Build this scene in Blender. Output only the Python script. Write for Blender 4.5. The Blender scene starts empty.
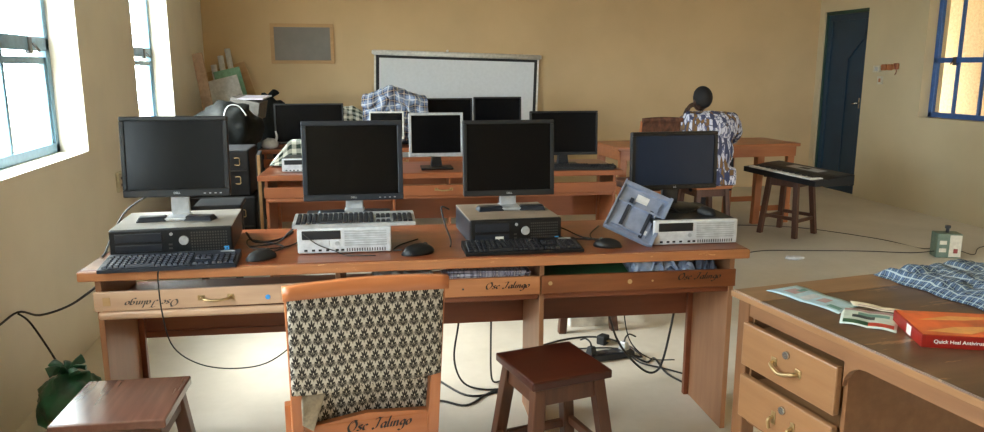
import bpy, bmesh, math, random
from mathutils import Vector, Matrix, Euler, noise
PI = math.pi
rnd = random.Random(7)
SC = bpy.context.scene
COL = SC.collection
R = math.radians

# ---------------------------------------------------------------- colours / node helpers
def lin(c):
    return tuple((x / 255 / 12.92) if x / 255 <= .04045 else ((x / 255 + .055) / 1.055) ** 2.4 for x in c[:3]) + (1,)

class NV:
    """tiny expression wrapper around math nodes"""
    def __init__(s, nt, sock): s.nt, s.s = nt, sock
    def _m(s, op, *o):
        n = s.nt.nodes.new('ShaderNodeMath'); n.operation = op
        for i, v in enumerate((s,) + o):
            if isinstance(v, NV): s.nt.links.new(v.s, n.inputs[i])
            else: n.inputs[i].default_value = v
        return NV(s.nt, n.outputs[0])
    def __add__(s, o): return s._m('ADD', o)
    def __sub__(s, o): return s._m('SUBTRACT', o)
    def __mul__(s, o): return s._m('MULTIPLY', o)
    def __truediv__(s, o): return s._m('DIVIDE', o)
    def fract(s): return s._m('FRACT')
    def abs(s): return s._m('ABSOLUTE')
    def lt(s, o): return s._m('LESS_THAN', o)
    def gt(s, o): return s._m('GREATER_THAN', o)
    def max(s, o): return s._m('MAXIMUM', o)
    def min(s, o): return s._m('MINIMUM', o)

def newmat(name):
    m = bpy.data.materials.new(name); m.use_nodes = True
    nt = m.node_tree
    return m, nt, nt.nodes['Principled BSDF']

def mixcol(nt, fac, a, b):
    n = nt.nodes.new('ShaderNodeMix'); n.data_type = 'RGBA'
    if isinstance(fac, NV): nt.links.new(fac.s, n.inputs[0])
    elif hasattr(fac, 'links'): nt.links.new(fac, n.inputs[0])
    else: n.inputs[0].default_value = fac
    for i, v in ((6, a), (7, b)):
        if hasattr(v, 'links'): nt.links.new(v, n.inputs[i])
        else: n.inputs[i].default_value = v
    return n.outputs[2]

def coord(nt, kind='Object', scale=(1, 1, 1), rot=(0, 0, 0)):
    t = nt.nodes.new('ShaderNodeTexCoord'); mp = nt.nodes.new('ShaderNodeMapping')
    mp.inputs['Scale'].default_value = scale; mp.inputs['Rotation'].default_value = rot
    nt.links.new(t.outputs[kind], mp.inputs[0])
    return mp.outputs[0]

def noisetex(nt, vec, scale, detail=4, rough=.55):
    n = nt.nodes.new('ShaderNodeTexNoise'); n.inputs['Scale'].default_value = scale
    n.inputs['Detail'].default_value = detail; n.inputs['Roughness'].default_value = rough
    nt.links.new(vec, n.inputs['Vector']); return n.outputs[0]

def ramp(nt, fac, stops):
    n = nt.nodes.new('ShaderNodeValToRGB'); e = n.color_ramp.elements
    while len(e) < len(stops): e.new(.5)
    for i, (p, c) in enumerate(stops): e[i].position = p; e[i].color = c
    nt.links.new(fac, n.inputs[0]); return n.outputs[0]

def bump(nt, b, h, strength=.2, dist=.002):
    n = nt.nodes.new('ShaderNodeBump'); n.inputs['Strength'].default_value = strength
    n.inputs['Distance'].default_value = dist
    nt.links.new(h, n.inputs['Height']); nt.links.new(n.outputs[0], b.inputs['Normal'])

def plain(name, c, rough=.5, metal=0, var=.12, scale=30, spec=.5):
    m, nt, b = newmat(name)
    c = lin(c)
    d = tuple(x * (1 - var) for x in c[:3]) + (1,); l = tuple(min(1, x * (1 + var)) for x in c[:3]) + (1,)
    f = noisetex(nt, coord(nt), scale)
    nt.links.new(ramp(nt, f, [(.35, d), (.65, l)]), b.inputs['Base Color'])
    b.inputs['Roughness'].default_value = rough; b.inputs['Metallic'].default_value = metal
    b.inputs['Specular IOR Level'].default_value = spec
    return m

def wood(name, c1, c2, axis='X', rough=.4, fine=9, wear=None):
    m, nt, b = newmat(name)
    s = {'X': (.7, fine, fine), 'Y': (fine, .7, fine), 'Z': (fine, fine, .7)}[axis]
    v = coord(nt, scale=s)
    f = noisetex(nt, v, 3.0, 6, .6)
    col = ramp(nt, f, [(.3, lin(c1)), (.52, lin([(x + y) / 2 for x, y in zip(c1, c2)])), (.72, lin(c2))])
    f2 = noisetex(nt, coord(nt), 1.7, 3)
    col = mixcol(nt, NV(nt, f2) * .35, col, lin([x * .8 for x in c1]))
    if wear:
        f3 = noisetex(nt, coord(nt, scale=(5, 26, 26) if axis == 'X' else (26, 5, 26)), 1.0, 5, .7)
        col = mixcol(nt, NV(nt, ramp(nt, f3, [(.6, (0, 0, 0, 1)), (.64, (1, 1, 1, 1))])) * .8, col, lin(wear))
    nt.links.new(col, b.inputs['Base Color'])
    b.inputs['Roughness'].default_value = rough
    bump(nt, b, f, .15, .001)
    return m

# ---------------------------------------------------------------- mesh builder
class MB:
    def __init__(s, M=None): s.bm = bmesh.new(); s.M = M or Matrix(); s.uv = None
    def _fin(s, vs, M, mat, fs):
        T = s.M @ (M or Matrix())
        for v in vs: v.co = T @ v.co
        for f in fs: f.material_index = mat
    def box(s, x0, x1, y0, y1, z0, z1, bev=0, mat=0, M=None, seg=2):
        r = bmesh.ops.create_cube(s.bm, size=1)
        vs = r['verts']
        for v in vs: v.co = Vector(((x0 + x1) / 2 + v.co.x * (x1 - x0), (y0 + y1) / 2 + v.co.y * (y1 - y0), (z0 + z1) / 2 + v.co.z * (z1 - z0)))
        fs = list({f for v in vs for f in v.link_faces})
        if bev > 0:
            es = list({e for v in vs for e in v.link_edges})
            r = bmesh.ops.bevel(s.bm, geom=es, offset=min(bev, abs(x1 - x0) * .45, abs(y1 - y0) * .45, abs(z1 - z0) * .45), segments=seg, affect='EDGES', profile=.5)
            fs = list(set(f for f in fs if f.is_valid) | set(r['faces'])); vs = list({v for f in fs for v in f.verts})
        s._fin(vs, M, mat, fs); return s
    def taper(s, bot, top, z0, z1, bev=0, mat=0, M=None):
        """box whose bottom rect bot=(x0,x1,y0,y1) and top rect differ"""
        vs = [s.bm.verts.new((x, y, z)) for (q, z) in ((bot, z0), (top, z1)) for (x, y) in ((q[0], q[2]), (q[1], q[2]), (q[1], q[3]), (q[0], q[3]))]
        fs = [s.bm.faces.new([vs[i] for i in f]) for f in ((3, 2, 1, 0), (4, 5, 6, 7), (0, 1, 5, 4), (1, 2, 6, 5), (2, 3, 7, 6), (3, 0, 4, 7))]
        if bev > 0:
            r = bmesh.ops.bevel(s.bm, geom=list({e for v in vs for e in v.link_edges}), offset=bev, segments=2, affect='EDGES', profile=.5)
            fs = list(set(f for f in fs if f.is_valid) | set(r['faces'])); vs = list({v for f in fs for v in f.verts})
        s._fin(vs, M, mat, fs); return s
    def cyl(s, p0, p1, r0, r1=None, n=16, mat=0, M=None):
        r1 = r0 if r1 is None else r1
        p0, p1 = Vector(p0), Vector(p1); d = (p1 - p0)
        q = d.to_track_quat('Z', 'Y')
        a = [s.bm.verts.new(p0 + q @ Vector((r0 * math.cos(2 * PI * i / n), r0 * math.sin(2 * PI * i / n), 0))) for i in range(n)]
        b = [s.bm.verts.new(p1 + q @ Vector((r1 * math.cos(2 * PI * i / n), r1 * math.sin(2 * PI * i / n), 0))) for i in range(n)]
        fs = [s.bm.faces.new((a[i], a[(i + 1) % n], b[(i + 1) % n], b[i])) for i in range(n)]
        fs += [s.bm.faces.new(a[::-1]), s.bm.faces.new(b)]
        for f in fs[:-2]: f.smooth = True
        s._fin(a + b, M, mat, fs); return s
    def tube(s, pts, r, n=8, sm=True, mat=0, M=None, closed=False, flat=1.0):
        pts = [Vector(p) for p in pts]
        if sm: pts = catmull(pts, 6, closed)
        rings = []; N = None
        L = len(pts)
        for i, p in enumerate(pts):
            if closed: t = pts[(i + 1) % L] - pts[i - 1]
            else: t = pts[min(i + 1, L - 1)] - pts[max(i - 1, 0)]
            if t.length < 1e-9: t = Vector((0, 0, 1))
            t.normalize()
            if N is None: N = t.orthogonal().normalized()
            N = (N - t * N.dot(t)); N = N.normalized() if N.length > 1e-6 else t.orthogonal().normalized()
            B = t.cross(N)
            rr = r(i / max(1, L - 1)) if callable(r) else r
            rings.append([s.bm.verts.new(p + N * rr * math.cos(2 * PI * k / n) + B * rr * flat * math.sin(2 * PI * k / n)) for k in range(n)])
        fs = []
        for i in range(L if closed else L - 1):
            a, b = rings[i], rings[(i + 1) % L]
            for k in range(n): fs.append(s.bm.faces.new((a[k], a[(k + 1) % n], b[(k + 1) % n], b[k])))
        for f in fs: f.smooth = True
        if not closed: fs += [s.bm.faces.new(rings[0][::-1]), s.bm.faces.new(rings[-1])]
        s._fin([v for q in rings for v in q], M, mat, fs); return s
    def prism(s, poly, z0, z1, bev=0, mat=0, M=None):
        a = [s.bm.verts.new((x, y, z0)) for x, y in poly]; b = [s.bm.verts.new((x, y, z1)) for x, y in poly]
        n = len(poly)
        fs = [s.bm.faces.new((a[i], a[(i + 1) % n], b[(i + 1) % n], b[i])) for i in range(n)] + [s.bm.faces.new(a[::-1]), s.bm.faces.new(b)]
        vs = a + b
        if bev > 0:
            es = [e for f in fs[-2:] for e in f.edges]
            r = bmesh.ops.bevel(s.bm, geom=list(set(es)), offset=bev, segments=2, affect='EDGES', profile=.5)
            fs = list(set(f for f in fs if f.is_valid) | set(r['faces'])); vs = list({v for f in fs for v in f.verts})
        s._fin(vs, M, mat, fs); return s
    def lathe(s, prof, n=20, mat=0, M=None):
        rings = [[s.bm.verts.new((r * math.cos(2 * PI * i / n), r * math.sin(2 * PI * i / n), z)) for i in range(n)] for r, z in prof]
        fs = []
        for a, b in zip(rings, rings[1:]):
            for i in range(n): fs.append(s.bm.faces.new((a[i], a[(i + 1) % n], b[(i + 1) % n], b[i])))
        for f in fs: f.smooth = True
        fs += [s.bm.faces.new(rings[0][::-1]), s.bm.faces.new(rings[-1])]
        s._fin([v for q in rings for v in q], M, mat, fs); return s
    def grid(s, fn, nu, nv, uv=None, mat=0, M=None):
        vs = [[s.bm.verts.new(fn(i / nu, j / nv)) for j in range(nv + 1)] for i in range(nu + 1)]
        fs = []
        L = s.bm.loops.layers.uv.verify() if uv else None
        for i in range(nu):
            for j in range(nv):
                f = s.bm.faces.new((vs[i][j], vs[i + 1][j], vs[i + 1][j + 1], vs[i][j + 1])); f.smooth = True; fs.append(f)
                if uv:
                    for lp, (a, b) in zip(f.loops, ((i, j), (i + 1, j), (i + 1, j + 1), (i, j + 1))): lp[L].uv = uv(a / nu, b / nv)
        s._fin([v for q in vs for v in q], M, mat, fs); return s
    def ico(s, c, rad, sub=3, fn=None, mat=0, M=None):
        r = bmesh.ops.create_icosphere(s.bm, subdivisions=sub, radius=1)
        vs = r['verts']
        for v in vs:
            k = fn(v.co.copy()) if fn else 1
            v.co = Vector(c) + Vector((v.co.x * rad[0], v.co.y * rad[1], v.co.z * rad[2])) * k
        fs = list({f for v in vs for f in v.link_faces})
        for f in fs: f.smooth = True
        s._fin(vs, M, mat, fs); return s
    def quad(s, pts, mat=0):
        f = s.bm.faces.new([s.bm.verts.new(s.M @ Vector(p)) for p in pts]); f.material_index = mat; return s
    def build(s, name, mats, parent=None, loc=None, rot=None, mods=()):
        me = bpy.data.meshes.new(name)
        bmesh.ops.recalc_face_normals(s.bm, faces=s.bm.faces[:]) if 'norecalc' not in mods else None
        s.bm.to_mesh(me); s.bm.free()
        for m in (mats if isinstance(mats, (list, tuple)) else [mats]): me.materials.append(m)
        o = bpy.data.objects.new(name, me); COL.objects.link(o)
        if parent: o.parent = parent
        if loc is not None: o.location = loc
        if rot is not None: o.rotation_euler = rot
        return o

def catmull(P, k=6, closed=False):
    if len(P) < 3: return P
    out = []; n = len(P)
    rng = n if closed else n - 1
    for i in range(rng):
        if closed: a, b, c, d = P[i - 1], P[i], P[(i + 1) % n], P[(i + 2) % n]
        else: a, b, c, d = P[max(i - 1, 0)], P[i], P[i + 1], P[min(i + 2, n - 1)]
        for j in range(k):
            t = j / k
            out.append(.5 * ((2 * b) + (c - a) * t + (2 * a - 5 * b + 4 * c - d) * t * t + (3 * b - a - 3 * c + d) * t ** 3))
    if not closed: out.append(P[-1])
    return out

def tag(o, label, cat, group=None, kind=None):
    o['label'] = label; o['category'] = cat
    if group: o['group'] = group
    if kind: o['kind'] = kind
    return o
def thing(name, label, cat, loc=(0, 0, 0), rz=0, group=None, rot=None):
    o = bpy.data.objects.new(name, None); COL.objects.link(o)
    o.empty_display_size = .05
    o.location = loc; o.rotation_euler = rot if rot else (0, 0, rz)
    return tag(o, label, cat, group)
def struct(o, label=None):
    o['kind'] = 'structure'
    if label: o['label'] = label
    return o
def children(o): return [c for c in bpy.data.objects if c.parent == o]
def copy_tree(o, parent=None):
    c = o.copy(); COL.objects.link(c); c.parent = parent
    for ch in children(o): copy_tree(ch, c)
    return c
def solid(o, t, offset=0):
    m = o.modifiers.new('thickness', 'SOLIDIFY'); m.thickness = t; m.offset = offset; return o
def subsurf(o, l=1):
    m = o.modifiers.new('subdivision', 'SUBSURF'); m.levels = l; m.render_levels = l; return o

def text_obj(name, body, size, mat, parent, loc, rot, thick=.0004, shear=0, bold=0):
    cu = bpy.data.curves.new('t', 'FONT'); cu.body = body; cu.size = size; cu.extrude = thick; cu.shear = shear
    cu.offset = bold; cu.align_x = 'CENTER'; cu.align_y = 'CENTER'
    t = bpy.data.objects.new('t', cu); COL.objects.link(t)
    bpy.context.view_layer.update()
    me = bpy.data.meshes.new_from_object(t.evaluated_get(bpy.context.evaluated_depsgraph_get()))
    bpy.data.objects.remove(t); bpy.data.curves.remove(cu)
    me.materials.clear(); me.materials.append(mat)
    o = bpy.data.objects.new(name, me); COL.objects.link(o); o.parent = parent; o.location = loc; o.rotation_euler = rot
    return o

# brush lettering: strokes swept with a slanted nib
GL = {
 'O': (.78, [[(.62, .92), (.3, .95), (.05, .5), (.22, .02), (.5, .05), (.68, .5), (.5, .9), (.28, .72)]]),
 's': (.42, [[(.36, .44), (.22, .52), (.1, .4), (.22, .27), (.32, .14), (.18, 0), (.02, .08)]]),
 'c': (.42, [[(.36, .4), (.22, .52), (.06, .28), (.16, .02), (.38, .1)]]),
 ' ': (.4, []),
 'J': (.62, [[(.1, .82), (.25, .98), (.45, .93), (.68, 1.0)], [(.45, .93), (.38, .5), (.28, .08), (.1, -.04), (0, .12)]]),
 'a': (.5, [[(.38, .42), (.22, .52), (.05, .25), (.16, .0), (.32, .15), (.4, .5)], [(.4, .5), (.36, .12), (.44, .0), (.52, .08)]]),
 'l': (.26, [[(.14, 1.0), (.08, .4), (.08, .08), (.2, .04)]]),
 'i': (.26, [[(.1, .5), (.07, .2), (.1, .02), (.22, .08)], [(.13, .7), (.16, .74)]]),
 'n': (.5, [[(.06, .5), (.05, .0)], [(.05, .25), (.18, .48), (.3, .46), (.32, .2), (.34, .02), (.45, .06)]]),
 'g': (.5, [[(.38, .42), (.22, .52), (.06, .27), (.18, .04), (.34, .2)], [(.4, .5), (.38, .1), (.32, -.28), (.15, -.42), (.0, -.3)]]),
 'o': (.44, [[(.3, .5), (.08, .4), (.06, .1), (.22, 0), (.38, .2), (.34, .46), (.2, .5)]]),
}
def lettering(s, height, mat, parent, loc, rot, shear=.28, width=1.0):
    mb = MB(); x = 0; nib = Vector((.075, .045))
    W = sum(GL[c][0] for c in s)
    for c in s:
        w, st = GL[c]
        for k in st:
            P = catmull([Vector((a, b, 0)) for a, b in k], 5)
            for p, q in zip(P, P[1:]):
                n = Vector((nib.x, nib.y, 0))
                pts = [p - n, p + n, q + n, q - n]
                z = rnd.uniform(0, .0002)
                mb.quad([(((x + v.x) + shear * v.y - W / 2) * height * width, v.y * height, z) for v in pts])
        x += w
    return mb.build('lettering', mat, parent, loc, rot, mods=('norecalc',))

# ---------------------------------------------------------------- materials
M = {}
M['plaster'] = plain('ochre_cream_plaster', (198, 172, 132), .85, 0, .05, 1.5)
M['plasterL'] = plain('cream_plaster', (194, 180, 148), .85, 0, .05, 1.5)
M['ceil'] = plain('ceiling_paint', (205, 200, 185), .9, 0, .04)
def floor_mat():
    m, nt, b = newmat('cement_floor')
    f = noisetex(nt, coord(nt), .9, 8, .6); g = noisetex(nt, coord(nt), 18, 4, .6)
    c = ramp(nt, f, [(.3, lin((186, 178, 162))), (.7, lin((212, 204, 190)))])
    c = mixcol(nt, NV(nt, g) * .25, c, lin((150, 138, 120)))
    nt.links.new(c, b.inputs['Base Color']); b.inputs['Roughness'].default_value = .55
    bump(nt, b, g, .1, .002); return m
M['floor'] = floor_mat()
M['top'] = wood('varnished_red_brown_top', (109, 56, 33), (153, 85, 50), 'X', .28)
M['edge'] = wood('worn_pale_edge', (158, 100, 62), (196, 134, 88), 'X', .35, wear=(222, 172, 120))
M['rail1'] = wood('dusty_lit_rail', (186, 150, 122), (212, 178, 146), 'X', .4, 7)  # left bay: dust plus the brighter light there, put into the colour
M['rail3'] = wood('shaded_reddish_rail', (112, 62, 32), (148, 88, 50), 'X', .4, 7)  # right bay: the dimmer light there is put into this darker tone
M['panel'] = wood('light_brown_board', (143, 98, 67), (168, 121, 87), 'Z', .45, 5)
M['panelx'] = wood('light_brown_rail', (168, 106, 64), (200, 138, 90), 'X', .4, 7)
M['mod'] = wood('red_brown_board', (112, 58, 33), (134, 74, 45), 'X', .4, 5)
M['d2'] = wood('orange_brown_board', (138, 78, 43), (162, 96, 59), 'X', .4, 6)
M['stool'] = wood('dark_red_stool_wood', (50, 18, 10), (70, 28, 16), 'X', .3, 9)
M['stoolleg'] = wood('brown_stool_leg', (70, 40, 26), (98, 60, 40), 'Z', .4, 9)
M['chairw'] = wood('orange_chair_wood', (156, 91, 52), (186, 117, 71), 'Z', .35, 7)
M['chairx'] = wood('orange_chair_rail', (156, 91, 52), (186, 117, 71), 'X', .35, 7)
M['tdesk'] = wood('teacher_desk_side', (121, 82, 53), (143, 102, 70), 'Y', .4, 7)
M['tdeskz'] = wood('teacher_desk_post', (109, 72, 45), (133, 92, 61), 'Z', .4, 7)
M['tdraw'] = wood('pale_drawer_wood', (135, 95, 62), (153, 113, 77), 'Y', .35, 8)
M['ttop'] = wood('worn_dark_desktop', (84, 61, 42), (119, 89, 65), 'X', .33, 6, wear=(160, 122, 88))
M['tplank'] = wood('pale_desk_plank', (134, 100, 71), (162, 126, 92), 'X', .4, 8)
M['black'] = plain('black_plastic', (15, 17, 20), .42, spec=.35)
M['blackm'] = plain('matt_black_plastic', (17, 18, 21), .6)
M['dell'] = plain('dark_slate_plastic', (28, 34, 44), .42, spec=.4)
M['delltop'] = plain('dusty_case_lid', (146, 130, 114), .5, .05, .1, 8)
M['delltop2'] = plain('grey_case_lid', (150, 146, 138), .4, .3, .1, 8)
M['silver'] = plain('silver_plastic', (176, 180, 184), .35, .3)
M['hpwhite'] = plain('pale_grey_case', (200, 204, 208), .4, .05)
M['white'] = plain('white_plastic', (214, 212, 204), .45)
M['screen'] = plain('dark_glossy_screen', (9, 10, 12), .2, 0, .02, spec=.12)
M['screenb'] = plain('dark_blue_screen', (30, 42, 62), .3, 0, .02, spec=.15)
M['key'] = plain('black_keycap', (26, 28, 34), .5)
M['keyg'] = plain('blue_black_keycap', (34, 40, 54), .4)
M['brass'] = plain('tarnished_brass', (176, 150, 108), .32, .8)
M['chrome'] = plain('chrome', (190, 186, 178), .22, .9)
M['ink'] = plain('black_brush_paint', (22, 18, 16), .5)
M['inkg'] = plain('grey_brush_paint', (74, 66, 60), .6)
M['cable'] = plain('black_cable', (22, 22, 23), .5)
M['cableg'] = plain('grey_cable', (60, 58, 56), .5)
M['blue'] = plain('blue_sticker', (60, 150, 220), .4)
M['bluef'] = plain('blue_window_steel', (52, 92, 150), .45)
M['bluel'] = plain('grey_blue_window_steel', (98, 134, 156), .45)
M['doorb'] = plain('blue_door_paint', (19, 52, 74), .4, 0, .2, 2)
M['doorg'] = plain('green_door_paint', (22, 62, 52), .4, 0, .15, 3)
M['paper'] = plain('white_paper', (206, 208, 210), .7)
M['paperb'] = plain('bluish_plastic_sheet', (176, 192, 218), .35)
M['green'] = plain('green_folder', (52, 96, 66), .5)
M['mint'] = plain('mint_card', (132, 178, 152), .7)
M['card'] = plain('brown_cardboard', (176, 150, 130), .8)
M['red'] = plain('red_box_card', (142, 32, 24), .35)
M['orange'] = plain('orange_box_print', (214, 96, 44), .35, 0, .3, 9)
M['whitep'] = plain('white_print', (235, 230, 222), .5)
M['greyblue'] = plain('grey_blue_plastic', (126, 136, 158), .4)
M['greyblued'] = plain('dark_blue_grey_plastic', (40, 46, 58), .5)  # darker tone for the slot ribs of the panel
M['bag'] = plain('black_bin_bag', (20, 23, 21), .7, 0, .3, 8, spec=.25)
M['gbag'] = plain('dark_green_bag', (30, 84, 60), .3, 0, .45, 12)
M['notice'] = plain('grey_notice_felt', (128, 124, 118), .85, 0, .06, 6)
M['pine'] = wood('pale_frame_wood', (178, 142, 96), (198, 162, 114), 'X', .5)
M['skin'] = plain('dark_brown_skin', (66, 44, 34), .5)
M['hair'] = plain('short_black_hair', (22, 18, 17), .8, 0, .2, 90)
M['trouser'] = plain('black_trouser_cloth', (24, 24, 28), .8)
M['shoe'] = plain('black_shoe', (16, 16, 16), .4)
M['brownfab'] = plain('brown_patterned_fabric', (92, 58, 42), .8, 0, .5, 22)
M['earth'] = plain('outside_ground', (170, 150, 120), .9)
M['outwall'] = plain('outside_wall_paint', (214, 190, 150), .85)
M['boxw'] = plain('cream_switch_plate', (196, 190, 170), .5)
M['boxg'] = plain('green_socket_box', (96, 112, 96), .6)
M['redb'] = plain('red_switch', (130, 40, 30), .4)

def glass_mat():
    m, nt, b = newmat('window_glass'); nt.nodes.remove(b)
    t = nt.nodes.new('ShaderNodeBsdfTransparent'); g = nt.nodes.new('ShaderNodeBsdfGlossy'); g.inputs['Roughness'].default_value = .02
    t.inputs[0].default_value = (.93, .96, .96, 1)
    mx = nt.nodes.new('ShaderNodeMixShader'); mx.inputs[0].default_value = .04
    nt.links.new(t.outputs[0], mx.inputs[1]); nt.links.new(g.outputs[0], mx.inputs[2])
    nt.links.new(mx.outputs[0], nt.nodes['Material Output'].inputs[0]); return m
M['glass'] = glass_mat()

def uvs(nt):
    t = nt.nodes.new('ShaderNodeTexCoord'); s = nt.nodes.new('ShaderNodeSeparateXYZ')
    nt.links.new(t.outputs['UV'], s.inputs[0]); return NV(nt, s.outputs[0]), NV(nt, s.outputs[1])
def plaid_mat(name, base, dark, light, third=None, cell=.05):
    m, nt, b = newmat(name); u, v = uvs(nt)
    u = (u / cell).fract(); v = (v / cell).fract()
    band = (u.lt(.34)) * .5 + (v.lt(.34)) * .5
    c = mixcol(nt, band, lin(base), lin(dark))
    ln = ((u - .68).abs().lt(.055)).max((v - .68).abs().lt(.055))
    c = mixcol(nt, ln * .8, c, lin(light))
    if third:
        l2 = ((u - .17).abs().lt(.03)).max((v - .17).abs().lt(.03))
        c = mixcol(nt, l2 * .7, c, lin(third))
    nt.links.new(c, b.inputs['Base Color']); b.inputs['Roughness'].default_value = .85
    return m
M['plaid'] = plaid_mat('blue_check_cloth', (128, 142, 168), (38, 48, 76), (208, 210, 212), (190, 170, 140), .085)
M['plaid2'] = plaid_mat('blue_stripe_cloth', (82, 104, 134), (30, 42, 66), (184, 200, 204), (150, 168, 166), .042)
def gingham():
    m, nt, b = newmat('green_white_gingham'); u, v = uvs(nt)
    u = (u / .052).fract().lt(.5); v = (v / .052).fract().lt(.5)
    c = mixcol(nt, (u + v) * .5, lin((214, 214, 200)), lin((34, 52, 42)))
    nt.links.new(c, b.inputs['Base Color']); b.inputs['Roughness'].default_value = .85; return m
M['gingham'] = gingham()

def damask():
    m, nt, b = newmat('palm_motif_upholstery'); u, v = uvs(nt)
    W, H = .0285, .062
    def motif(du, dv):
        x = (((u / W) + du).fract() - .5) * W; y = (((v / H) + dv).fract() - .5) * H
        x = x * 1.5; y = y * .84; ax = x.abs()
        def ell(cx, cy, rx, ry, a):
            ca, sa = math.cos(a), math.sin(a)
            dx, dy = ax - cx, y - cy
            p = (dx * ca + dy * sa) / rx; q = (dy * ca - dx * sa) / ry
            return (p * p + q * q).lt(1.0)
        leaf = ell(0, .0075, .0036, .0098, 0).max(ell(.0062, .0048, .0031, .0082, R(-36))).max(ell(.0098, -.0012, .0025, .0068, R(-70)))
        leaf = leaf.max(ell(.0050, -.0090, .0021, .0064, R(-50))).max(ell(0, -.0110, .0018, .0090, 0)).max(ell(.0128, -.0065, .0017, .0032, R(20)))
        hl = ell(0, -.0005, .0013, .0024, 0)
        halo = ell(0, -.006, .0205, .0085, 0)
        return leaf, hl, halo
    a, b2 = motif(0, 0), motif(.5, .5)
    leaf = a[0].max(b2[0]); hl = a[1].max(b2[1]); halo = a[2].max(b2[2])
    ft = noisetex(nt, coord(nt, 'UV'), 900, 2)
    base = ramp(nt, ft, [(.35, lin((152, 146, 136))), (.65, lin((196, 190, 178)))])
    c = mixcol(nt, halo * .72, base, lin((74, 68, 60)))
    c = mixcol(nt, leaf, c, lin((34, 30, 27)))
    c = mixcol(nt, hl, c, lin((214, 208, 190)))
    nt.links.new(c, b.inputs['Base Color']); b.inputs['Roughness'].default_value = .9
    bump(nt, b, ft, .2, .001); return m
M['damask'] = damask()

def shirt_mat():
    m, nt, b = newmat('leaf_print_shirt_cloth')
    v = coord(nt, scale=(26, 26, 9), rot=(.3, .7, .2))
    vo = nt.nodes.new('ShaderNodeTexVoronoi'); vo.inputs['Scale'].default_value = 1.25; nt.links.new(v, vo.inputs['Vector'])
    sp = nt.nodes.new('ShaderNodeSeparateColor'); nt.links.new(vo.outputs['Color'], sp.inputs[0])
    vd = nt.nodes.new('ShaderNodeTexVoronoi'); vd.feature = 'DISTANCE_TO_EDGE'; vd.inputs['Scale'].default_value = 1.25; nt.links.new(v, vd.inputs['Vector'])
    n = noisetex(nt, coord(nt, scale=(60, 60, 14), rot=(.2, .9, .1)), 1, 2)
    c = mixcol(nt, NV(nt, n).gt(.55), lin((212, 214, 228)), lin((110, 116, 150)))
    r = NV(nt, sp.outputs[0])
    c = mixcol(nt, r.gt(.74), c, lin((128, 96, 58)))
    c = mixcol(nt, r.lt(.14), c, lin((66, 72, 104)))
    c = mixcol(nt, NV(nt, vd.outputs[0]).lt(.04), c, lin((70, 76, 104)))
    nt.links.new(c, b.inputs['Base Color']); b.inputs['Roughness'].default_value = .85; return m
M['shirt'] = shirt_mat()

# ---------------------------------------------------------------- the room
XL, XR, YB, YF, HC = -1.32, 5.75, 8.37, -1.0, 3.0
TH = .24
fl = MB().box(XL - TH, XR + TH, YF - TH, YB + TH, -.12, 0).build('floor', M['floor']); struct(fl, 'pale worn cement floor of the room')
ce = MB().box(XL - TH, XR + TH, YF - TH, YB + TH, HC, HC + .12).build('ceiling', M['ceil']); struct(ce, 'pale ceiling')
def wall_with_holes(x0, x1, holes, z0, z1, name, mat, axis='Y', a0=0, a1=0):
    """wall slab between x0,x1 running along Y from a0 to a1 with rectangular holes (ya,yb,za,zb)"""
    mb = MB(); y = a0
    for (ya, yb, za, zb) in sorted(holes):
        mb.box(x0, x1, y, ya, z0, z1)
        if za > z0: mb.box(x0, x1, ya, yb, z0, za)
        mb.box(x0, x1, ya, yb, zb, z1)
        y = yb
    mb.box(x0, x1, y, a1, z0, z1)
    return struct(mb.build(name, mat))
WZ0, WZ1 = 1.0, 2.25
Lw = [(-.9, .1), (.95, 2.12), (3.24, 4.41), (5.55, 6.71)]
Rw = [(2.9, 4.1), (5.43, 6.63)]
M['plasterLL'] = plain('flare_lightened_plaster', (222, 216, 202), .85, 0, .05, 1.5)  # left wall only: base colour lightened to stand in for window flare
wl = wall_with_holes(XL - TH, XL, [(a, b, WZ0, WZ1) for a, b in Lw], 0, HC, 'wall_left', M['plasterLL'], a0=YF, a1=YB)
DO = (7.50, 8.27)
wr = wall_with_holes(XR, XR + TH, [(a, b, .955, 2.25) for a, b in Rw] + [(DO[0], DO[1], 0, 2.09)], 0, HC, 'wall_right', M['plasterL'], a0=YF, a1=YB)
struct(MB().box(XL - TH, XR + TH, YB, YB + TH, 0, HC).build('wall_back', M['plaster']))
struct(MB().box(XL - TH, -1.1, YF - TH, YF, 0, HC).box(-1.1, 4.2, YF - TH, YF, 0, HC).box(5.2, XR + TH, YF - TH, YF, 0, HC).box(4.2, 5.2, YF - TH, YF, 2.25, HC).build('wall_front', M['plaster']))
struct(MB().box(4.2, 4.26, YF - TH, YF + .01, 0, 2.25, .004).box(5.14, 5.2, YF - TH, YF + .01, 0, 2.25, .004).box(4.2, 5.2, YF - TH, YF + .01, 2.19, 2.25, .004).build('added_doorway', M['doorg']), 'frame of an open doorway added behind the viewer to let in daylight')  # unseen doorway in the front wall, added to bring in more light

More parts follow.
